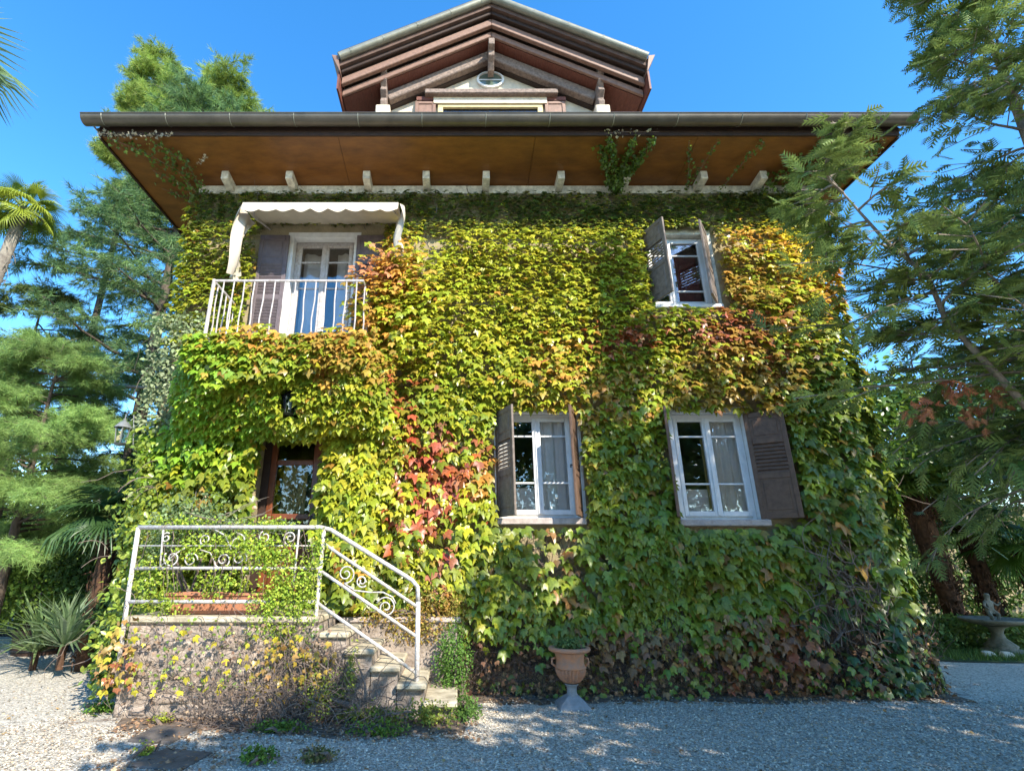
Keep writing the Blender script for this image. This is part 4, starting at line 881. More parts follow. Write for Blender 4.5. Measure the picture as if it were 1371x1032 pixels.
soff([[(-5.7, -1.1, 8.0), (-5.3, -1.08, 7.97), (-4.9, -1.07, 7.98), (-4.5, -1.07, 7.99)], [(-4.3, -.6, 7.86), (-4.1, -.75, 7.88)]], 60, .045, .02, c=(.35, .32, .22), c2=(.5, .46, .36))
for x0_ in (2.75,): soff([[(2.35, -1.09, 8.0), (2.6, -1.1, 8.02), (3.2, -1.1, 8.02)]], 40, .04, .03, c=(.5, .45, .36), c2=(.3, .3, .1))

def blob_leaves(c, r, n, size, c1, c2, seed=1, base=(DIA_B, DIA_F), shell=.35, lump=.35, up=.5, fz=0):
    """leaves near the surface of a lumpy ellipsoid; returns a (V,F,C) triple"""
    c = np.array(c, float); r = np.array(r, float); d = rv(n)
    rad = (1 - shell * rng.random(n) ** 1.5) * (1 - lump + 2 * lump * vnoise(d[:, 0] * 2.6 + seed, d[:, 1] * 2.6, d[:, 2] * 2.6, seed))
    p = c + d * r * rad[:, None]; k_ = p[:, 2] > .03; p, d = p[k_], d[k_]; n = len(p)
    nr = d * .6 + np.array([0, 0, up]) + rng.normal(size=(n, 3)) * .5
    Rr = frames(rng.normal(size=(n, 3)) + d * .5 + np.array([0, 0, -.4]), nr)
    cc = vary(c1, n, .28, c2) * (.75 + .5 * vnoise(p[:, 0] * 1.7, p[:, 1] * 1.7, p[:, 2] * 1.7, 4))[:, None]
    return scatter(*base, Rr, rng.uniform(.6, 1.2, n) * size, p, cc)
def shrub(name, label, base, blobs, size, c1, c2, cat='shrub', group=None, m='matte_leaf', stems_=6, lf=(DIA_B, DIA_F), shell=.5, up=.5, seed=1):
    e = empty(name, base, label=label, cat=cat, group=group); B = np.array(base)
    tr = join([blob_leaves(c, r, n, size, c1, c2, seed + i, lf, shell, up=up) for i, (c, r, n) in enumerate(blobs)])
    o = np_mesh('foliage', tr[0] - B, tr[1], M[m], e, tr[2])
    rr = random.Random(seed); b = MB()
    for i in range(stems_):
        c, r, n = blobs[i % len(blobs)]; q = Vector(c) + Vector((rr.uniform(-1, 1) * r[0] * .5, rr.uniform(-1, 1) * r[1] * .5, rr.uniform(-.2, .6) * r[2]))
        p0 = Vector(base) + Vector((rr.uniform(-.12, .12), rr.uniform(-.12, .12), 0)); mid = (p0 + q) / 2 + Vector((rr.uniform(-.1, .1), rr.uniform(-.1, .1), .05))
        b.tube([p0, mid, q], [.02, .014, .006], 5, False)
    SH(b, e).build('stem', M['vine'], e)
    return e
# ---------------------------------------------------------------- plants on and beside the stairs
G1, G2 = (.20, .34, .04), (.42, .49, .06)
rc = empty('railing_climber', (-2.4, -1.2, 1.0), label='yellow green small leaved climber trailing over the landing railing', cat='climber')
ro = rc.location
def bunch(name, c, r, n, size, c1, c2, parent, m='matte_leaf', lf=(DIA_B, DIA_F)):
    V, F, C = blob_leaves(c, r, n, size, c1, c2, int(c[0] * 10) % 50, lf, .9, .4)
    return np_mesh(name, V - np.array(parent.location), F, M[m], parent, C)
for c, r, n in (((-2.2, -1.22, 1.66), (.34, .10, .22), 1300), ((-2.0, -1.24, 1.25), (.30, .09, .42), 1600), ((-1.72, -1.22, 1.35), (.14, .08, .38), 700), ((-2.55, -1.2, 1.78), (.4, .08, .16), 700), ((-3.05, -1.18, 1.75), (.45, .08, .18), 650), ((-3.5, -1.2, 1.4), (.25, .09, .3), 500), ((-3.3, -1.22, 1.12), (.3, .08, .16), 300), ((-2.75, -1.2, 1.35), (.3, .06, .2), 420), ((-2.3, -1.1, 2.0), (.5, .12, .10), 500), ((-3.3, -1.1, 2.02), (.5, .12, .10), 500), ((-1.62, -1.22, 1.75), (.12, .08, .25), 300)):
    bunch('leaves', c, r, n, .042, G1, G2, rc)
rr = random.Random(4); b = MB()
for i in range(26):
    x_ = rr.uniform(-3.7, -1.6); z_ = rr.uniform(1.5, 2.0); pts = [(x_, -1.22, z_)]
    for k_ in range(5): x_ += rr.uniform(-.05, .05); z_ -= rr.uniform(.04, .16); pts.append((x_, -1.24 + rr.uniform(-.03, .03), z_))
    b.tube(pts, .0035, 3, False)
SH(b, rc).build('trailing_stems', M['vine'], rc)['kind'] = 'stuff'
b = MB()
hang = []
for i in range(26):
    x_ = rr.uniform(-2.35, -1.62); z_ = rr.uniform(.75, 1.2); hang.append(((x_, -1.26, z_), (.04, .03, .16), 60))
tr = join([blob_leaves(c, r, n, .032, G1, G2, i) for i, (c, r, n) in enumerate(hang)]); np_mesh('leaves', tr[0] - np.array(ro), tr[1], M['matte_leaf'], rc, tr[2])
# grey green thorny shrub at the left of the door
e = shrub('thorny_shrub', 'grey green shrub with pale thorny branches behind the left end of the railing', (-3.2, -.7, 1.0),
      [((-3.35, -.75, 2.1), (.55, .3, .35), 1500), ((-2.9, -.75, 1.95), (.4, .25, .18), 600), ((-3.7, -.8, 1.9), (.3, .3, .35), 800), ((-2.45, -.8, 2.02), (.4, .15, .10), 250)], .05, (.15, .24, .10), (.26, .33, .16), stems_=10, seed=31, shell=.95)
rr = random.Random(8); b = MB()
for i in range(22):
    p = Vector((rr.uniform(-3.5, -2.7), rr.uniform(-1.0, -.7), rr.uniform(1.7, 2.1))); d = Vector((rr.uniform(-.3, 1), rr.uniform(-.3, .2), rr.uniform(-.1, .5))).normalized(); pts = [p.copy()]
    for k_ in range(6): d = (d + Vector((rr.uniform(-.3, .4), rr.uniform(-.2, .2), rr.uniform(-.35, .25)))).normalized(); p = p + d * .12; pts.append(p.copy())
    b.tube(pts, [.007, .006, .006, .005, .004, .003, .002], 4, False)
SH(b, e).build('bare_twigs', M['branch'], e)
# leaves and dead stems on the rubble wall
dv = empty('dead_creeper', (-2.6, -1.27, 0), label='dead brown creeper stems with a few yellow leaves on the rubble wall', cat='creeper')
rr2 = np.random.default_rng(21)
def tangle(n, X, Y, Z, ln, r, seed, parent, name='tangled_stems', mt='vine'):
    rr = np.random.default_rng(seed); b = MB()
    for _ in range(n):
        p = np.array([rr.uniform(*X), rr.uniform(*Y), rr.uniform(*Z)]); a = rr.normal(size=3) * np.array([1, .15, .9]); a /= np.linalg.norm(a); L_ = rr.uniform(*ln); k_ = max(3, int(L_ / .06)); pts = []
        for i in range(k_ + 1):
            pts.append(tuple(p)); a = a + rr.normal(size=3) * np.array([.35, .08, .35]); a /= np.linalg.norm(a); p = p + a * L_ / k_; p[2] = max(p[2], .012); p[1] = min(max(p[1], Y[0] - .08), Y[1] + .03)
        b.tube(pts, rr.uniform(*r), 3, False)
    return tag(SH(b, parent).build(name, M[mt], parent), kind='stuff')
tangle(170, (-3.7, -1.4), (-1.36, -1.28), (.02, .9), (.2, .7), (.0016, .0045), 5, dv)
tangle(260, (-1.9, -1.2), (-1.42, -1.3), (.05, .75), (.2, .5), (.0016, .0045), 7, dv)
tangle(420, (-2.8, -.7), (-1.75, -1.3), (.02, .35), (.2, .6), (.0016, .005), 6, dv)
def flat_leaves(n, X, Y, Z, size, c1, c2, parent, name='leaf_mass', mt='leaf', nr=(0, -.8, .5)):
    p = np.c_[rng.uniform(*X, n), rng.uniform(*Y, n), rng.uniform(*Z, n)]
    Rr = frames(np.array([0, -.3, -.8]) + rng.normal(size=(n, 3)) * .6, np.array(nr) + rng.normal(size=(n, 3)) * .5)
    V, F, CC = scatter(IVY_B, IVY_F, Rr, rng.uniform(.6, 1.2, n) * size, p - np.array(parent.location), vary(c1, n, .3, c2))
    return tag(np_mesh(name, V, F, M[mt], parent, CC), kind='stuff')
flat_leaves(260, (-3.75, -1.4), (-1.40, -1.28), (.05, .95), .045, (.20, .12, .08), (.30, .22, .15), dv, mt='petal')
flat_leaves(240, (-3.6, -1.4), (-1.40, -1.32), (.3, 1.0), .04, (.14, .26, .04), (.30, .38, .05), dv)
flat_leaves(60, (-3.75, -1.6), (-1.42, -1.34), (.25, .95), .075, (.45, .42, .04), (.62, .52, .04), dv)
flat_leaves(46, (-3.85, -3.45), (-1.45, -1.34), (.35, 1.0), .085, (.50, .44, .05), (.40, .22, .08), dv)
flat_leaves(22, (-3.85, -3.45), (-1.45, -1.34), (.3, .75), .075, (.32, .10, .05), (.50, .2, .1), dv)
flat_leaves(120, (-2.2, -1.3), (-1.55, -1.34), (.2, .8), .06, (.30, .16, .06), (.55, .42, .05), dv)
shrub('low_creeper_bush', 'tangled small leaved bush growing beside the lower stair treads', (-1.0, -1.5, 0), [((-1.4, -1.42, .3), (.28, .12, .25), 900), ((-.85, -1.52, .10), (.35, .16, .11), 800), ((-.3, -1.5, .1), (.3, .18, .14), 800), ((-1.13, -1.36, .5), (.07, .06, .3), 260)], .036, (.16, .26, .04), (.36, .36, .07), seed=41, shell=.9)
shrub('box_bush', 'small round leaved green bush between stairs and creeper wall', (-.02, -.55, 0), [((-.05, -.58, .42), (.22, .2, .42), 2600)], .034, (.08, .17, .03), (.13, .25, .04), seed=42, shell=.6)
shrub('box_bush', 'low green plant at the right foot of the bottom stair tread', (.12, -1.0, 0), [((.10, -1.2, .06), (.18, .35, .14), 1300)], .034, (.07, .14, .03), (.12, .22, .04), seed=43, shell=.8)
shrub('parapet_plant', 'yellow and pinkish trailing plant on the low parapet beside the stairs', (-.3, -.3, .9), [((-.5, -.42, .82), (.45, .07, .22), 1100), ((-1.0, -.42, .95), (.3, .06, .12), 400), ((-.35, -.3, 1.12), (.38, .18, .24), 1500), ((-.02, -.3, 1.0), (.2, .16, .2), 600)], .04, (.32, .32, .05), (.45, .24, .08), seed=44, shell=.9)
def mat_plant(x_, y_, rx, ry, label, n=900, c1=(.09, .17, .03), c2=(.18, .28, .04)):
    shrub('ground_creeper', label, (x_, y_, 0), [((x_, y_, .03), (rx, ry, .09), n)], .036, c1, c2, cat='ground plant', seed=int(abs(x_) * 10), shell=.9, stems_=3)
mat_plant(-1.67, -2.5, .17, .12, 'small green mat plant in gravel directly below the dark slabs, left of two')
mat_plant(-1.17, -2.5, .16, .10, 'small mat plant with pinkish dry leaves in gravel, right of two', c2=(.34, .24, .12))
mat_plant(-1.75, -1.72, .30, .10, 'green mat of leaves at the foot of the rubble wall', 1100)
mat_plant(-.75, -1.85, .30, .10, 'bright green low plant in front of the stair bush', 800, (.12, .24, .03), (.24, .34, .05))
mat_plant(-3.05, -1.42, .12, .06, 'tiny yellow green plant at the left foot of the rubble wall', 260, (.22, .3, .04), (.4, .42, .05))
mat_plant(-2.7, -2.35, .10, .06, 'tiny yellow green sprig beside the nearest slab', 200, (.22, .3, .04), (.4, .42, .05))
mat_plant(-3.95, -1.0, .2, .14, 'clover patch at the left corner of the rubble wall', 900, (.10, .22, .03), (.16, .30, .04))
# fallen leaves
def litter(n, X, Y, size, c1, c2, seed, label):
    rr = np.random.default_rng(seed); p = np.c_[rr.uniform(*X, n), rr.uniform(*Y, n), np.full(n, .022)]
    Rr = frames(np.c_[rr.normal(size=(n, 2)), rr.normal(size=n) * .25], np.c_[rr.normal(size=(n, 2)) * .35, np.ones(n)])
    V, F, CC = scatter(IVY_B, IVY_F, Rr, rr.uniform(.5, 1.2, n) * size, p, vary(c1, n, .4, c2))
    tag(np_mesh('fallen_leaves', V, F, M['petal'], None, CC), label, 'leaves', kind='stuff')
litter(900, (-3.4, .2), (-2.0, -1.25), .04, (.22, .12, .07), (.36, .24, .14), 3, 'dry brown fallen leaves along the foot of the stairs')
litter(800, (.1, 6.1), (-.70, -.1), .05, (.20, .11, .06), (.30, .2, .11), 4, 'brown fallen leaves along the foot of the creeper wall')
litter(260, (-2.9, -1.9), (-2.9, -2.1), .035, (.26, .14, .08), (.4, .28, .17), 5, 'pinkish dry leaves around the nearest slab')
litter(260, (-5.5, 6.5), (-3.6, -.5), .035, (.22, .13, .07), (.36, .26, .12), 6, 'scattered dry leaves on the gravel yard')
# urn plant
for i in range(1):
    V, F, CC = blob_leaves((1.33, -.78, .66), (.16, .15, .07), 700, .045, (.10, .17, .05), (.20, .26, .08), 3, (DIA_B, DIA_F), .9)
    uo = empty('urn_plant', (1.33, -.78, .58), label='small drooping green plant growing in the terracotta urn', cat='potted plant'); np_mesh('foliage', V - np.array(uo.location), F, M['matte_leaf'], uo, CC)
# shoots sticking out beyond the left house corner
lo = empty('corner_shoots', (-4.6, -.3, 0), label='pale green shoots and tendrils sticking out at the left house corner', cat='climber')
tr = []
for c, r, n in (((-4.45, -.3, 3.0), (.14, .2, .45), 200), ((-4.3, -.5, 2.2), (.18, .2, .5), 300), ((-4.0, -.8, 1.4), (.18, .2, .5), 340), ((-3.95, -1.1, .8), (.15, .12, .5), 260)):
    p = np.array(c) + rng.normal(size=(n, 3)) * np.array(r) * .6
    tr.append(scatter(OV_B, OV_F, frames(rng.normal(size=(n, 3)) + np.array([-.5, -.3, -.6]), np.array([-.2, -.6, .7]) + rng.normal(size=(n, 3)) * .5), rng.uniform(.05, .10, n), p - np.array(lo.location), vary((.17, .28, .04), n, .3, (.36, .42, .06))))
V, F, CC = join(tr); np_mesh('leaves', V, F, M['leaf'], lo, CC)
rr = random.Random(12); b = MB()
for i in range(12):
    p = Vector((rr.uniform(-4.3, -3.75), rr.uniform(-1.1, -.3), rr.uniform(1.0, 3.3))); pts = [p.copy()]; d = Vector((rr.uniform(-1, .2), -.3, rr.uniform(-.3, .6))).normalized()
    for k_ in range(6): p = p + d * .06; d = (d + Vector((rr.uniform(-.3, .1), rr.uniform(-.1, .1), -.28))).normalized(); pts.append(p.copy())
    b.tube(pts, .004, 3, False)
SH(b, lo).build('tendrils', M['vine'], lo)['kind'] = 'stuff'
# pale creeper on the bare strip of the left corner
pc = empty('pale_creeper', (-4.3, -.1, 3.5), label='pale grey green small leaved creeper on the left corner below balcony level', cat='creeper')
n = 2600; x = rng.uniform(-4.75, -3.75, n); z = rng.uniform(3.4, 5.3, n); k = rng.random(n) < np.clip(1.3 - np.abs(x + 4.35) / .55 + .3 * vnoise(x * 4, z * 4), 0, 1); x, z = x[k], z[k]; n = len(x)
y = -.05 - .25 * rng.random(n); V, F, CC = scatter(OV_B, OV_F, frames(rng.normal(size=(n, 3)) + np.array([0, -.3, -1]), np.array([-.1, -.7, .6]) + rng.normal(size=(n, 3)) * .5), rng.uniform(.05, .09, n), np.c_[x, y, z] - np.array(pc.location), vary((.20, .27, .12), n, .3, (.34, .38, .22)))
np_mesh('leaves', V, F, M['matte_leaf'], pc, CC)
# ---------------------------------------------------------------- trees
def spray_flat(k=5, w=.075):       # flat fern-like spray of scale leaves, unit length along +Y
    v, f = [], []
    def tri(a, b, c): f.append((len(v), len(v) + 1, len(v) + 2)); v.extend([a, b, c])
    tri((-w * .4, 0, 0), (w * .4, 0, 0), (0, 1.0, -.06))
    for i in range(k):
        t = .08 + .84 * i / k; L_ = .40 * (1 - t) + .12; z = -.06 * t * t
        for s in (-1, 1):
            tx, ty = s * L_ * .72, t + L_ * .72
            tri((0, t - w, z), (0, t + w, z), (tx, ty, z - .05))
            tri((tx * .5 - s * .0, (t + ty) / 2 - w * .9, z), (tx * .5, (t + ty) / 2 + w * .6, z), (tx * .5 + s * L_ * .10, ty + .02, z - .02))
    return np.array(v), np.array(f)
def tuft(k=16, w=.022, spread=.9, seed=1):
    rr = np.random.default_rng(seed); v, f = [], []
    for i in range(k):
        d = np.array([rr.normal() * spread * .6, 1 - .3 * rr.random(), rr.normal() * spread * .6]); d /= np.linalg.norm(d); p0 = np.array([0, rr.random() * .5, 0]); L_ = rr.uniform(.5, .8)
        s = np.cross(d, rr.normal(size=3)); s /= np.linalg.norm(s)
        f.append((len(v), len(v) + 1, len(v) + 2)); v.extend([p0 - s * w, p0 + s * w, p0 + d * L_ + np.array([0, 0, -.08 * L_])])
    return np.array(v), np.array(f)
SPF = spray_flat(); TUF = tuft(); TUFL = tuft(12, .016, 1.1, 2)
class Tree:
    def __init__(s, name, label, base, cat='tree', group=None):
        s.e = empty(name, base, label=label, cat=cat, group=group); s.B = np.array(base, float); s.wood = MB(); s.limbs = MB(); s.tips = []; s.F = []
    def trunk(s, pts, r): s.wood.tube(pts, r, 10)
    def limb(s, p0, d, L_, r, rr, droop=.25, ntw=8, twl=.5, jit=.15, upturn=0):
        p = np.array(p0, float); d = np.array(d, float); d /= np.linalg.norm(d); k_ = 7; pts = [p.copy()]
        for i in range(k_):
            d = d + np.array([rr.normal() * jit, rr.normal() * jit, -droop * .3 + rr.normal() * jit * .5 + upturn * i / k_]); d /= np.linalg.norm(d); p = p + d * L_ / k_; pts.append(p.copy())
        s.limbs.tube(pts, [r * (1 - .85 * i / k_) + .002 for i in range(k_ + 1)], 5, False)
        for j in range(ntw):
            t = .18 + .82 * (j + rr.random()) / ntw; q = t * k_; i = min(int(q), k_ - 1); a = pts[i] * (1 - (q - i)) + pts[i + 1] * (q - i); dd = pts[i + 1] - pts[i]; dd /= np.linalg.norm(dd)
            sd = np.cross(dd, [0, 0, 1]); sd /= np.linalg.norm(sd) + 1e-9; sg = 1 if j % 2 else -1
            td = dd * .7 + sd * sg * rr.uniform(.5, 1.1) + np.array([0, 0, rr.normal() * .25 - droop * .4]); td /= np.linalg.norm(td); L2 = twl * (1.15 - .7 * t) * rr.uniform(.6, 1.2)
            m = 4; tp = [a + td * L2 * u / m + np.array([0, 0, -droop * .12 * (u / m) ** 2 * L2]) for u in range(m + 1)]
            s.limbs.tube([tuple(x) for x in tp], .004 + r * .06, 3, False)
            s.tips.append((np.array(tp), td))
        s.tips.append((np.array(pts[-3:]), d))
    def foliage(s, base, per, size, c1, c2, seed, mt='needle', flat=1.0, spread=.05, name='crown', shade=None, ahead=.6):
        rr = np.random.default_rng(seed); P_, D_ = [], []
        for tp, td in s.tips:
            n = max(1, rr.poisson(per)); q = rr.random(n) * (len(tp) - 1); i = q.astype(int).clip(0, len(tp) - 2); f_ = (q - i)[:, None]
            P_.append(tp[i] * (1 - f_) + tp[i + 1] * f_ + rr.normal(size=(n, 3)) * spread)
            sd = np.cross(td, [0, 0, 1.]); sd /= np.linalg.norm(sd) + 1e-9
            D_.append(td * ahead + sd * rr.normal(size=(n, 1)) * .7 + rr.normal(size=(n, 3)) * .25 + np.array([0, 0, -.1]))
        P_ = np.concatenate(P_); D_ = np.concatenate(D_); n = len(P_)
        nr = np.array([0, 0, 1.]) + rr.normal(size=(n, 3)) * (.35 if flat else 2)
        cc = vary(c1, n, .25, c2) * (.7 + .6 * vnoise(P_[:, 0] * 1.2, P_[:, 1] * 1.2, P_[:, 2] * 1.2, seed))[:, None]
        V, F, C = scatter(*base, frames(D_, nr), rr.uniform(.6, 1.25, n) * size, P_ - s.B, cc)
        np_mesh(name, V, F, M[mt], s.e, C); return n
    def done(s, mt='bark', lm=None):
        if s.wood.v: SH(s.wood, s.e).build('trunk', M[mt], s.e, smooth=True)
        if s.limbs.v: SH(s.limbs, s.e).build('limbs', M[lm or mt], s.e)
        return s.e
def conifer(name, label, base, h, rad, nl, seed, fol, per, size, c1, c2, z0=.15, droop=.3, top=1.0, lean=(0, 0), tr=.16, ntw=9, twl=.7, up=0, group=None, sector=None):
    rr = np.random.default_rng(seed); t = Tree(name, label, base, group=group); bx, by, bz = base
    ax = lambda z: np.array([bx + lean[0] * (z / h) ** 1.5, by + lean[1] * (z / h) ** 1.5, bz + z])
    t.trunk([tuple(ax(h * i / 8)) for i in range(9)], [tr * (1 - i / 8.6) for i in range(9)])
    for i in range(nl):
        u = z0 + (1 - z0) * (i + rr.random()) / nl; a = rr.uniform(0, 2 * math.pi) if sector is None else rr.uniform(*sector); L_ = max(.4, rad(u) * rr.uniform(.65, 1.15))
        t.limb(ax(u * h), (math.cos(a), math.sin(a), .25 + .3 * rr.random() * u), L_, tr * .28 * (1 - u * .6), rr, droop, ntw, twl, upturn=up)
    n = t.foliage(fol, per, size, c1, c2, seed); t.done(); print(name, 'sprays', n); return t.e
# big pine behind the house, left
conifer('pine_tree', 'tall blue green pine rising behind the left eaves of the house', (-9.0, 6.6, 0), 17.0, lambda u: 4.3 * (1 - u) ** .55 + .5, 70, 5, TUF, 17, .34, (.10, .19, .09), (.20, .32, .10), z0=.33, tr=.28, ntw=10, twl=1.3, up=.05)
conifer('pine_tree', 'lighter green pine top showing above the gutter left of the tower', (-8.9, 7.5, 0), 17.9, lambda u: 3.7 * (1.02 - u) ** .25, 64, 6, TUF, 24, .32, (.20, .32, .07), (.42, .52, .12), z0=.66, tr=.2, ntw=9, twl=1.0, up=.3)
conifer('pine_tree', 'slender pointed pine tip left of the broad pine top above the gutter', (-11.7, 7.6, 0), 20.3, lambda u: 1.9 * (1.02 - u) ** .5, 44, 26, TUF, 22, .30, (.20, .32, .07), (.42, .52, .12), z0=.7, tr=.18, ntw=8, twl=.8, up=.2)
conifer('weeping_pine', 'soft bright green fine needled pine at far left in the sun', (-7.9, 2.0, 0), 5.7, lambda u: 2.3 * (1 - u) ** .5 + .3, 60, 7, TUFL, 46, .17, (.17, .30, .08), (.32, .46, .13), z0=.30, tr=.12, ntw=11, twl=.7, droop=.2)
conifer('dark_conifer', 'dark green conifer at the far left edge beyond the soft pine', (-13.0, 7.0, 0), 9.6, lambda u: 3.4 * (1 - u) ** .5 + .4, 46, 8, TUF, 18, .32, (.045, .09, .025), (.12, .16, .03), z0=.1, tr=.2, ntw=9, twl=1.0)
conifer('dark_conifer', 'shaded dark conifer between soft pine and house corner', (-7.4, 7.2, 0), 8.8, lambda u: 2.6 * (1 - u) ** .4 + .4, 44, 18, TUF, 16, .32, (.025, .055, .025), (.05, .09, .035), z0=.05, tr=.2, ntw=9, twl=1.0)
# bare horizontal branch in front of the pines
br = empty('bare_branch_tree', (-9.2, 3.0, 0), label='slender tree with one long bare horizontal branch reaching towards the left house corner', cat='tree')
SH(MB().tube([(-9.2, 3.0, 0), (-9.15, 3.0, 2.5), (-9.3, 3.0, 5.2)], [.09, .07, .04], 8), br).build('trunk', M['bark'], br, smooth=True)
SH(MB().tube([(-9.2, 3.0, 4.6), (-8.6, 2.9, 4.85), (-8.0, 2.8, 5.05), (-7.3, 2.75, 5.08), (-6.6, 2.7, 5.02), (-5.9, 2.6, 5.0), (-5.2, 2.5, 5.0)], [.05, .045, .04, .04, .036, .03, .02], 8), br).build('branch', M['branch'], br, smooth=True)

# right foreground cypress with leaning stem
def cypress():
    rr = np.random.default_rng(14); t = Tree('cypress_tree', 'feathery cypress with a leaning forked stem in front of the right side of the house', (4.75, -3.9, 0))
    st1 = np.array([(4.75, -3.9, 0), (4.45, -3.95, 1.6), (4.12, -4.02, 2.6), (3.98, -3.98, 2.95), (3.74, -4.0, 3.35), (3.68, -4.03, 3.7), (3.46, -4.0, 4.05), (3.3, -3.95, 4.5), (3.2, -3.9, 4.85)])
    t.trunk([tuple(p) for p in st1], [.05, .038, .026, .024, .019, .016, .013, .008, .003])
    st2 = np.array([(4.8, -3.9, 0), (5.0, -3.9, 2.0), (5.05, -3.9, 4.0), (5.15, -3.9, 5.8), (5.2, -3.9, 7.4)])
    t.trunk([tuple(p) for p in st2], [.09, .07, .045, .03, .008])
    def along(st, u):
        q = u * (len(st) - 1); i = min(int(q), len(st) - 2); return st[i] * (1 - q + i) + st[i + 1] * (q - i)
    for i in range(19):
        u = .45 + .55 * (i + rr.random()) / 19; a = rr.uniform(0, 6.28); t.limb(along(st1, u), (math.cos(a), math.sin(a), .5), rr.uniform(.3, .6), .010, rr, .2, 8, .30)
    for i in range(68):
        u = .30 + .70 * (i + rr.random()) / 44; a = math.pi + rr.normal() * .9; L_ = 1.2 * rr.uniform(.6, 1.2) * (1.35 - .75 * u) * (1 if u < .62 else .62)
        t.limb(along(st2, u), (math.cos(a), math.sin(a), .42), L_, .012, rr, .22, 9, .40)
    for i in range(9):
        u = .34 + .12 * rr.random(); t.limb(along(st2, u), (-1, rr.normal() * .12, .12 + .2 * rr.random()), rr.uniform(1.7, 2.5), .012, rr, .12, 12, .42)
    for i in range(20):
        u = .26 + .26 * rr.random(); a = math.pi + rr.normal() * .6; t.limb(along(st2, u), (math.cos(a), math.sin(a), .15), rr.uniform(1.0, 1.6), .010, rr, .5, 10, .42)
    for i in range(22):
        u = .3 + .7 * (i + rr.random()) / 14; a = rr.normal() * 1.0; t.limb(along(st2, u), (math.cos(a), math.sin(a), .4), 1.2, .012, rr, .22, 8, .42)
    n = t.foliage(SPF, 6, .17, (.12, .19, .055), (.30, .38, .10), 15, spread=.03); t.done('branch'); print('cypress', n)
    # dead orange sprays
    p = np.array([(4.02, -3.9, 2.75), (3.75, -3.9, 2.85), (3.35, -4.0, 2.62), (3.9, -3.8, 2.65)]); k_ = 26; P_ = np.repeat(p, k_, 0) + rng.normal(size=(k_ * 4, 3)) * .05
    V, F, C = scatter(*SPF, frames(rng.normal(size=(k_ * 4, 3)) + np.array([0, 0, -.8]), rv(k_ * 4)), rng.uniform(.06, .11, k_ * 4), P_ - t.B, vary((.35, .12, .07), k_ * 4, .3, (.45, .2, .1)))
    np_mesh('dead_spray', V, F, M['petal'], t.e, C)
cypress()
# large shade trees behind and to the right of the camera
def broadleaf(name, label, base, h, blobs, size, c1, c2, seed, n_each=1400, lf=(OV_B, OV_F), tr=.2, trunk=None, group=None):
    e = empty(name, base, label=label, cat='tree', group=group); B = np.array(base)
    tr_ = join([blob_leaves(c, r, int(n_each * k), size, c1, c2, seed + i, lf, .85) for i, (c, r, k) in enumerate(blobs)])
    np_mesh('crown', tr_[0] - B, tr_[1], M['leaf'], e, tr_[2])
    b = MB(); top = trunk or (base[0] + .3, base[1], h * .6)
    b.tube([base, tuple((np.array(base) + np.array(top)) / 2 + np.array([.1, .05, 0])), top], [tr, tr * .8, tr * .5], 10)
    SH(b, e).build('trunk', M['bark'], e, smooth=True); b = MB()
    rr = random.Random(seed)
    for c, r, k in blobs:
        s0 = Vector(base).lerp(Vector(top), rr.uniform(.55, 1)); m_ = (s0 + Vector(c)) / 2 + Vector((rr.uniform(-.2, .2), rr.uniform(-.2, .2), .15)); b.tube([s0, m_, c], [tr * .35, tr * .2, .02], 6, False)
        for _ in range(4):
            q = Vector(c) + Vector((rr.uniform(-1, 1) * r[0], rr.uniform(-1, 1) * r[1], rr.uniform(-1, 1) * r[2])) * .7; b.tube([tuple(m_), tuple((m_ + q) / 2 + Vector((0, 0, .1))), tuple(q)], [.03, .02, .008], 4, False)
    SH(b, e).build('limbs', M['branch'], e); return e
SHADE = [((8.6, -8.6, 6.6), (2.6, 2.0, 1.6), 1.6), ((9.6, -9, 9.0), (2.2, 2.0, 1.5), 1.3), ((6.2, -8.8, 5.2), (2.0, 1.8, 1.1), 1.3), ((4.0, -8.8, 4.6), (1.5, 1.4, .9), .9), ((11, -9, 6), (2.5, 2, 2), 1.2), ((9.0, -9, 4.3), (2.6, 2, 1.1), 1.2), ((10.6, -9.5, 11), (1.8, 1.8, 1.4), .9), ((2.4, -8.6, 5.3), (1.3, 1.0, .7), .55), ((3.6, -8.6, 6.0), (1.3, 1.0, .7), .6), ((1.2, -8.8, 4.6), (1.1, .9, .5), .35)]
broadleaf('shade_tree', 'large broadleaf tree at the near right behind the viewpoint shading the gravel yard', (9.2, -9.2, 0), 12, SHADE, .22, (.07, .14, .03), (.13, .22, .04), 60, 2500, tr=.3)
broadleaf('shade_tree', 'unseen broadleaf tree added outside the right edge to shade the path beyond the house corner', (12.5, -5, 0), 7, [((11.2, -4.2, 4.8), (2.0, 1.5, 1.2), 1.4), ((13, -3.4, 5.6), (2.0, 1.5, 1.2), 1.4), ((10.2, -4.8, 4.2), (1.4, 1.2, .8), .8), ((14.5, -3, 6.5), (2.0, 1.5, 1.2), 1.2)], .2, (.07, .14, .03), (.13, .22, .04), 160, 1700, tr=.2)  # unseen tree, added to cast shade on the gravel past the house corner
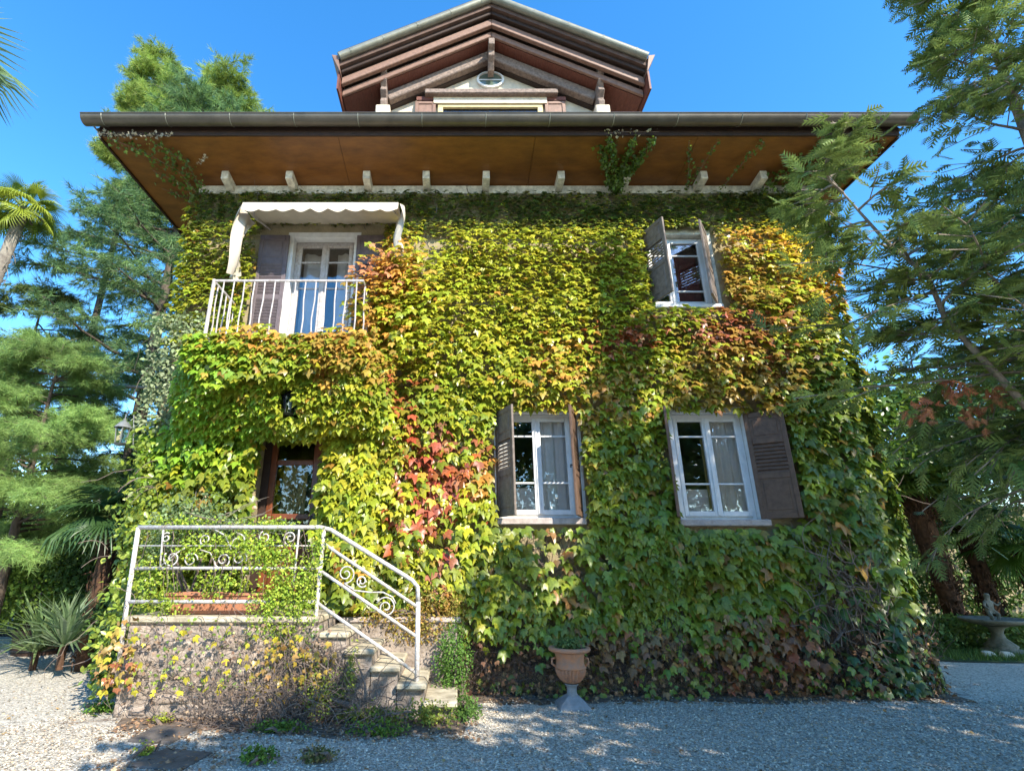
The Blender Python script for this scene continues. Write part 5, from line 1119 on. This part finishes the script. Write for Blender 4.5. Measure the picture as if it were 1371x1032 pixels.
# broadleaf trees beyond the right corner
broadleaf('garden_tree', 'leafy green garden tree beyond the right corner of the house', (9.2, 5.2, 0), 6, [((9.0, 4.6, 4.6), (1.6, 1.2, .9), 1.3), ((10.8, 4.6, 5.2), (1.6, 1.2, 1.1), 1.3), ((9.0, 5.6, 6.0), (1.4, 1.2, .9), .9), ((12.4, 5, 4.6), (1.6, 1.2, 1.0), 1.2), ((10.2, 4.2, 3.7), (1.8, .9, .45), .9), ((8.0, 4.2, 3.9), (1.0, .9, .8), .9), ((11.5, 5, 3.6), (1.6, .8, .6), .9), ((8.3, 5.2, 3.0), (.9, .7, .6), .6)], .17, (.08, .17, .03), (.22, .33, .04), 70, 1500, tr=.16)
broadleaf('garden_tree', 'darker broadleaf tree at the far right edge above the fountain', (12.6, 3.6, 0), 6, [((11.2, 2.8, 4.2), (1.2, .9, .9), 1.1), ((12.6, 3.2, 5.2), (1.5, 1.1, 1.2), 1.3), ((12.0, 2.6, 3.2), (1.3, .8, .5), .8), ((10.6, 2.4, 3.5), (.9, .7, .5), .6), ((13.4, 3, 3.6), (1.4, 1, 1.0), 1)], .16, (.05, .11, .03), (.11, .19, .04), 75, 1500, tr=.16)
broadleaf('garden_tree', 'green tree crown right behind the back right corner of the villa', (8.4, 9.5, 0), 8, [((8.0, 9, 6.0), (1.6, 1.2, 1.6), 1.2), ((9.8, 9, 7.2), (1.8, 1.2, 1.5), 1.2), ((12, 9.5, 7), (2.2, 1.2, 2), 1.2)], .2, (.05, .10, .03), (.10, .18, .05), 78, 1100)
# big leaved evergreen at the right frame edge
mg = empty('magnolia_tree', (5.0, -4.6, 0), label='large glossy dark leaves of an evergreen magnolia at the right edge', cat='tree')
MGB = np.array([(0, 0, 0), (.13, .2, .03), (.19, .5, .035), (.13, .8, .02), (0, 1, -.04), (-.13, .8, .02), (-.19, .5, .035), (-.13, .2, .03), (0, .5, -.03)]); MGF = np.array([(8, i, (i + 1) % 8) for i in range(8)])
SH(MB().tube([(5.0, -4.6, 0), (4.85, -4.6, 2.0), (4.5, -4.6, 3.3), (4.2, -4.6, 3.9)], [.07, .05, .03, .012], 8).tube([(4.9, -4.6, 1.4), (4.6, -4.4, 2.0), (4.25, -4.2, 2.3)], [.04, .025, .01], 6), mg).build('trunk', M['bark'], mg, smooth=True)
rr = np.random.default_rng(77)
for c, n, sp in (((4.22, -4.6, 3.85), 16, .12), ((4.35, -4.6, 3.5), 12, .12), ((4.25, -4.2, 2.3), 14, .16), ((4.5, -4.3, 2.15), 12, .16), ((4.6, -4.4, 3.0), 14, .2)):
    for i in range(n):
        p = np.array(c) + rr.normal(size=3) * sp; d = rr.normal(size=3) + np.array([-.5, 0, -.1]); Rr = frames(d[None], (np.array([0, 0, 1]) + rr.normal(size=3) * .5)[None])[0]; s = rr.uniform(.17, .25)
        if i == 0 and sp == .12 and c[2] > 3.8:
            pass
        key = rr.integers(0, 3)
        if ('mg', key) not in variants: variants[('mg', key)] = np_mesh('leaf', MGB, MGF, M['leaf'], mg, np.tile([(.05, .10, .03), (.035, .08, .03), (.09, .17, .04)][key], (9, 1))); o = variants[('mg', key)]
        else: o = variants[('mg', key)].copy(); col.objects.link(o)
        o.matrix_basis = Matrix([[*(Rr[r] * s), (p - np.array(mg.location))[r]] for r in range(3)] + [[0, 0, 0, 1]])

# ---------------------------------------------------------------- palms
def fan_mesh(nseg=34, arc=4.7, w=.042, fold=.35, inner=.30, droop=.18, seed=0):
    rr = np.random.default_rng(seed); v, f = [], []
    for i in range(nseg):
        a = -arc / 2 + arc * (i + .5) / nseg; L_ = .80 + .2 * math.cos(a * .55) + rr.normal() * .03; ca, sa = math.sin(a), math.cos(a); wx = arc / nseg * .5
        def pt(r, s, z): return (r * math.sin(a + s * wx * (inner / max(r, inner)) ), r * math.cos(a + s * wx * (inner / max(r, inner))), z)
        b0 = len(v); mid = .55; dz = lambda r: -droop * r * r * (1 + .4 * rr.random())
        v += [(0, 0, 0), pt(inner, -1, -.012), pt(inner, 0, .016), pt(inner, 1, -.012), pt(mid * L_ + .15, -1.1, dz(.6) - .01), pt(mid * L_ + .15, 0, dz(.6) + .016), pt(mid * L_ + .15, 1.1, dz(.6) - .01), (L_ * math.sin(a), L_ * math.cos(a), -droop * (1.1 + .9 * rr.random()))]
        f += [(b0, b0 + 1, b0 + 2), (b0, b0 + 2, b0 + 3), (b0 + 1, b0 + 4, b0 + 5), (b0 + 1, b0 + 5, b0 + 2), (b0 + 2, b0 + 5, b0 + 6), (b0 + 2, b0 + 6, b0 + 3), (b0 + 4, b0 + 7, b0 + 5), (b0 + 5, b0 + 7, b0 + 6)]
    return np.array(v), np.array(f)
FANS = [fan_mesh(seed=i, droop=.16 + .12 * i) for i in range(3)]
def palm(name, label, base, pts, r, nf, R_, seed, c1, c2, pet=.6, skirt=10, zr=(-.35, 1.1), trunk_m='palm_fibre', cat='palm tree'):
    e = empty(name, base, label=label, cat=cat); rr = np.random.default_rng(seed); B = np.array(base)
    SH(MB().tube(pts, r, 12), e).build('trunk', M[trunk_m], e, smooth=True)
    top = np.array(pts[-1])
    if skirt:     # fibrous old leaf bases
        b = MB()
        for i in range(skirt * 9):
            u = rr.random(); L_ = len(pts) - 1; q = u * L_; k_ = min(int(q), L_ - 1); p = np.array(pts[k_]) * (1 - q + k_) + np.array(pts[k_ + 1]) * (q - k_); a = rr.uniform(0, 6.28); rad = (r if not hasattr(r, '__len__') else r[k_])
            d = np.array([math.cos(a), math.sin(a), 0]); b.tube([tuple(p + d * rad * .9), tuple(p + d * rad * 1.35 + [0, 0, .05 + .05 * rr.random()]), tuple(p + d * rad * 1.5 + rr.normal(size=3) * .03 + [0, 0, -.03 - .12 * rr.random()])], [.02, .014, .004], 4, False)
        SH(b, e).build('leaf_bases', M[trunk_m], e)['kind'] = 'stuff'
    protos = {}
    for i in range(nf):
        a = 2.4 * i + rr.normal() * .2; el = zr[1] - (zr[1] - zr[0]) * (i / nf) + rr.normal() * .1; d = np.array([math.cos(a) * math.cos(el), math.sin(a) * math.cos(el), math.sin(el)]); k_ = int(rr.integers(0, 3))
        L_ = pet * rr.uniform(.8, 1.15); t = 1 if rr.random() < .5 else 0
        end = top + d * L_ + np.array([0, 0, -.08 * L_])
        if (k_, t) not in protos:
            c = np.array(c1 if t else c2); V, F = FANS[k_]; o = np_mesh('frond', V, F, M['leaf'], e, c * rr.uniform(.85, 1.15, (len(V), 1))); protos[(k_, t)] = o
        else: o = protos[(k_, t)].copy(); col.objects.link(o)
        tip = d + np.array([0, 0, -.35]); up = np.array([0, 0, 1.]) + d * .25 + rr.normal(size=3) * .12; Rr = frames(tip[None], up[None])[0]; s = R_ * rr.uniform(.85, 1.1)
        o.matrix_basis = Matrix([[*(Rr[q] * s), (end - B)[q]] for q in range(3)] + [[0, 0, 0, 1]])
        SH(MB().tube([tuple(top), tuple(top + d * L_ * .5), tuple(end)], [.018, .013, .009], 5, False), e).build('petiole', M['vine'] if i > nf * .8 else M['stalk'], e)
    return e
M['stalk'] = mat('green_leaf_stalk', (.16, .22, .06), .6, noise=.2)
palm('windmill_palm', 'tall windmill palm with shaggy trunk at the left edge against the sky', (-10.9, 3.0, 0), [(-10.9, 3, 0), (-10.8, 3, 4), (-10.7, 3, 7.6), (-10.55, 3, 9.7)], [.11, .11, .12, .13], 26, .50, 3, (.15, .24, .03), (.32, .38, .04), pet=.5, skirt=10, zr=(-.9, 1.2), trunk_m='grey_trunk')
palm('windmill_palm', 'near windmill palm whose stiff fronds enter at the top left corner', (-6.4, -3.1, 0), [(-6.4, -3.1, 0), (-6.4, -3.1, 3), (-6.4, -3.1, 7.2)], [.12, .11, .12], 18, .72, 4, (.16, .25, .10), (.28, .36, .16), pet=.45, skirt=4, zr=(-.5, 1.0))
palm('fan_palm', 'dark green fan palm in shade between soft pine and house corner', (-5.7, 1.3, 0), [(-5.7, 1.3, 0), (-5.72, 1.3, 1.2), (-5.7, 1.3, 2.3)], [.14, .13, .11], 15, .70, 5, (.045, .10, .03), (.10, .18, .05), pet=.45, skirt=8, zr=(-.6, 1.1))
palm('fan_palm', 'green fan palm at the right edge above the fountain', (12.4, 4.4, 0), [(12.4, 4.4, 0), (12.4, 4.4, 1.9)], [.13, .12], 13, .7, 6, (.09, .18, .03), (.15, .26, .05), pet=.5, skirt=4, zr=(-.5, 1.0))
palm('shaggy_palm', 'thick palm trunk wrapped in brown dead fibres left of the fountain', (10.8, 4.6, 0), [(10.8, 4.6, 0), (10.72, 4.6, 1.2), (10.6, 4.6, 2.4), (10.55, 4.6, 3.0)], [.20, .19, .24, .22], 14, .75, 7, (.07, .14, .03), (.22, .30, .05), pet=.55, skirt=34, zr=(.0, 1.1))
palm('shaggy_palm', 'brown fibrous palm trunk directly behind the fountain', (11.95, 4.9, 0), [(11.95, 4.9, 0), (11.9, 4.9, 1.2), (11.8, 4.9, 2.4)], [.17, .16, .16], 12, .7, 8, (.07, .14, .03), (.18, .26, .05), pet=.55, skirt=24, zr=(.0, 1.1))
# spiky plants at the left
def spiky(name, label, base, n, L_, c1, c2, seed, w=.011):
    e = empty(name, base, label=label, cat='plant'); rr = np.random.default_rng(seed); tops = []
    b = np.array([(-.5 * w / .3, 0, 0), (.5 * w / .3, 0, 0), (w / .42, .55, 0), (-w / .42, .55, 0), (0, 1, -.05), (0, .3, -.02)]); f = np.array([(0, 1, 2), (0, 2, 3), (3, 2, 4)])
    el = rr.uniform(.1, 1.35, n); a = rr.uniform(0, 6.28, n); d = np.c_[np.cos(a) * np.cos(el), np.sin(a) * np.cos(el), np.sin(el)]
    for i in range(n):
        o = None
        V = b.copy(); V[2:4, 2] += .05; V[4, 2] -= .12
        key = int(rr.integers(0, 3))
        if ('sp', name, seed, key) not in variants: variants[('sp', name, seed, key)] = np_mesh('leaf', V, f, M['leaf'], e, np.tile([c1, c2, tuple((np.array(c1) + np.array(c2)) / 2)][key], (6, 1))); o = variants[('sp', name, seed, key)]
        else: o = variants[('sp', name, seed, key)].copy(); col.objects.link(o)
        Rr = frames(d[i][None], (np.array([0, 0, 1.]) - d[i] * .3 + rr.normal(size=3) * .15)[None])[0]; s = L_ * rr.uniform(.7, 1.1)
        o.matrix_basis = Matrix([[*(Rr[q] * s), [0, 0, .3][q]] for q in range(3)] + [[0, 0, 0, 1]])
    MB().tube([(0, 0, 0), (0, 0, .38)], .05, 8).build('stem', M['palm_fibre'], e)
spiky('spiky_plant', 'spiky silver green plant left of the landing wall', (-5.75, .8, .1), 130, .85, (.26, .34, .20), (.14, .22, .10), 5)
spiky('spiky_plant', 'lower spiky plant with arching leaves over gravel edge at left', (-6.5, 1.3, -.05), 130, .95, (.22, .30, .12), (.12, .20, .07), 6)
# ---------------------------------------------------------------- shrubs and hedges
shrub('garden_shrub', 'dark glossy shrub left of the landing beside the spiky plant', (-4.6, .6, 0), [((-4.3, .1, .4), (.38, .6, .42), 1800), ((-4.9, .9, .7), (.5, .5, .6), 1800)], .09, (.04, .09, .02), (.09, .16, .035), lf=(OV_B, OV_F), seed=51)
shrub('garden_shrub', 'large dark green shrub under the fan palm', (-6.6, 2.6, 0), [((-6.4, 2.6, 1.5), (1.1, .9, .9), 4500), ((-5.5, 2.5, 1.0), (.9, .7, .9), 2800)], .085, (.03, .075, .02), (.08, .15, .035), lf=(OV_B, OV_F), seed=52)
shrub('garden_shrub', 'light green leafy shrub in the wooden tub at left', (-7.9, 2.9, .3), [((-7.9, 2.8, 1.2), (1.1, .8, .7), 4200), ((-8.6, 3.0, 1.7), (1.0, .8, .6), 2800)], .09, (.07, .15, .025), (.22, .33, .05), lf=(OV_B, OV_F), seed=53)
tb = empty('wooden_tub', (-7.6, 2.9, 0), label='brown wooden tub at the gravel edge below the light green shrub', cat='tub')
MB().lathe([(.001, 0), (.42, 0), (.48, .42), (.44, .42), (.43, .36), (.001, .36)], n=24).build('tub', M['dark_brown'], tb, smooth=False)
for zz in (.08, .32): MB().tube([((.435 + .14 * zz) * math.cos(a), (.435 + .14 * zz) * math.sin(a), zz) for a in np.linspace(0, 6.2832, 25)], .012, 4).build('hoop', M['black_iron'], tb)
shrub('hedge', 'tall mixed hedge closing the garden on the far left', (-12, 6.5, 0), [((-9.5, 5.4, 2.0), (1.6, .9, 2.1), 4500), ((-12, 6.4, 2.4), (2.2, .9, 2.4), 4500), ((-15.5, 6.4, 2.6), (2.4, 1, 2.6), 3000), ((-11.0, 5.0, 1.1), (1.6, .8, .9), 2500)], .14, (.035, .08, .02), (.13, .22, .04), cat='hedge', lf=(OV_B, OV_F), seed=54)
shrub('hedge', 'long boundary hedge running off beyond the left palm', (-22, 5, 0), [((-19.5, 5.5, 2.2), (2.6, 1.2, 2.4), 2600), ((-24, 4.0, 2.4), (3, 1.4, 2.6), 2600), ((-29, 1.5, 2.4), (3, 2, 2.8), 2400), ((-33, -3, 2.4), (3, 3, 3), 2400)], .2, (.035, .08, .02), (.13, .22, .04), cat='hedge', lf=(OV_B, OV_F), seed=58)
shrub('hedge', 'dark hedge behind the house end on the left', (-6.5, 9, 0), [((-6.0, 9, 2.2), (1.8, 1, 2.6), 4000), ((-9, 9.5, 2.4), (2, 1, 2.8), 3500)], .15, (.02, .05, .015), (.06, .11, .03), cat='hedge', lf=(OV_B, OV_F), seed=55)
shrub('hedge', 'tall dark hedge behind the palm trunks and fountain', (12, 7, 0), [((8.4, 7, 1.4), (1.3, .8, 1.5), 4200), ((9.5, 8.4, 3.4), (1.8, .8, 1.5), 3400), ((13, 8.4, 3.6), (2.4, .8, 1.6), 3800), ((17.5, 8.4, 3.8), (2.8, .8, 1.8), 3800), ((10.8, 7, 1.4), (1.5, .8, 1.5), 4800), ((13.4, 7, 1.5), (1.7, .8, 1.6), 4800), ((16.6, 7, 1.6), (1.9, .9, 1.8), 4000), ((20.5, 7, 1.8), (2.2, .9, 2.0), 3000)], .12, (.03, .07, .02), (.12, .19, .04), cat='hedge', lf=(OV_B, OV_F), seed=56)
shrub('ground_cover', 'leafy green ground cover around the foot of the fountain', (9.5, 3.6, 0), [((8.5, 3.4, .2), (.9, .8, .35), 2600), ((10.2, 3.7, .2), (1.1, .7, .35), 3000), ((12.3, 3.6, .25), (1.3, .7, .4), 2800), ((7.6, 4.2, .3), (.8, 1.0, .5), 1800)], .09, (.07, .13, .025), (.16, .23, .05), cat='ground plant', lf=(OV_B, OV_F), seed=57)
for i, (x_, y_) in enumerate(((9.3, 2.5), (9.55, 2.42))):
    o = MB().hexa([(x_ - .12, y_ - .07, .006), (x_ + .1, y_ - .08, .006), (x_ + .11, y_ + .07, .006), (x_ - .1, y_ + .08, .006), (x_ - .1, y_ - .05, .09), (x_ + .07, y_ - .06, .08), (x_ + .08, y_ + .05, .09), (x_ - .08, y_ + .05, .1)]).build('border_stone', M['stucco_white'], None, bev=.02)
    tag(o, ['pale border stone on the grass left of the fountain, outer one', 'pale border stone on the grass nearest the fountain pedestal'][i], 'stone')
# neighbouring garden wall beyond the right hedge
tag(MB().box(7.5, 26, 10.2, 10.5, 0, 3.3).build('garden_wall', M['stucco'], None), 'sunlit tan garden wall showing between the hedge and the tree crowns', 'wall')
# creeper shoots on the grass edge: short grass blades on the lawn
def blades():
    n = 14000; x = rng.uniform(7.4, 14, n); y = rng.uniform(1.8, 4.2, n); k = y > np.interp(x, [7.4, 8.4, 9.1, 10.3, 14], [2.7, 2.15, 2.05, 2.1, 1.8]); x, y = x[k], y[k]; n = len(x)
    b = np.array([(-.06, 0, 0), (.06, 0, 0), (0, 1, .1)]); f = np.array([(0, 1, 2)])
    V, F, C = scatter(b, f, frames(np.c_[rng.normal(size=(n, 2)) * .35, np.ones(n)], rv(n)), rng.uniform(.05, .13, n), np.c_[x, y, np.full(n, .005)], vary((.08, .15, .03), n, .3, (.16, .24, .05)))
    tag(np_mesh('grass_blades', V, F, M['matte_leaf'], None, C), 'short grass along the gravel edge by the fountain', 'grass', kind='stuff')
blades()

# garden behind the viewpoint, seen in the window panes
for i, (x_, y_, h_, lb) in enumerate(((-9, -22, 9, 'round tree crown behind the viewpoint at left'), (-2, -24, 10, 'tall broad tree directly behind the viewpoint'), (5, -23, 9, 'tree behind the viewpoint on the right'), (12, -21, 10, 'dense tree behind the viewpoint at far right'), (-17, -20, 9, 'large tree behind the viewpoint at far left'))):
    broadleaf('garden_tree', lb, (x_, y_, 0), h_, [((x_, y_, h_ * .62), (3.2, 2.2, h_ * .32), 1.2), ((x_ + 2, y_, h_ * .35), (3.0, 2, h_ * .3), 1.2), ((x_ - 2, y_ + .5, h_ * .4), (2.8, 2, h_ * .3), 1.0)], .32, (.04, .09, .02), (.09, .16, .03), 90 + i, 900)
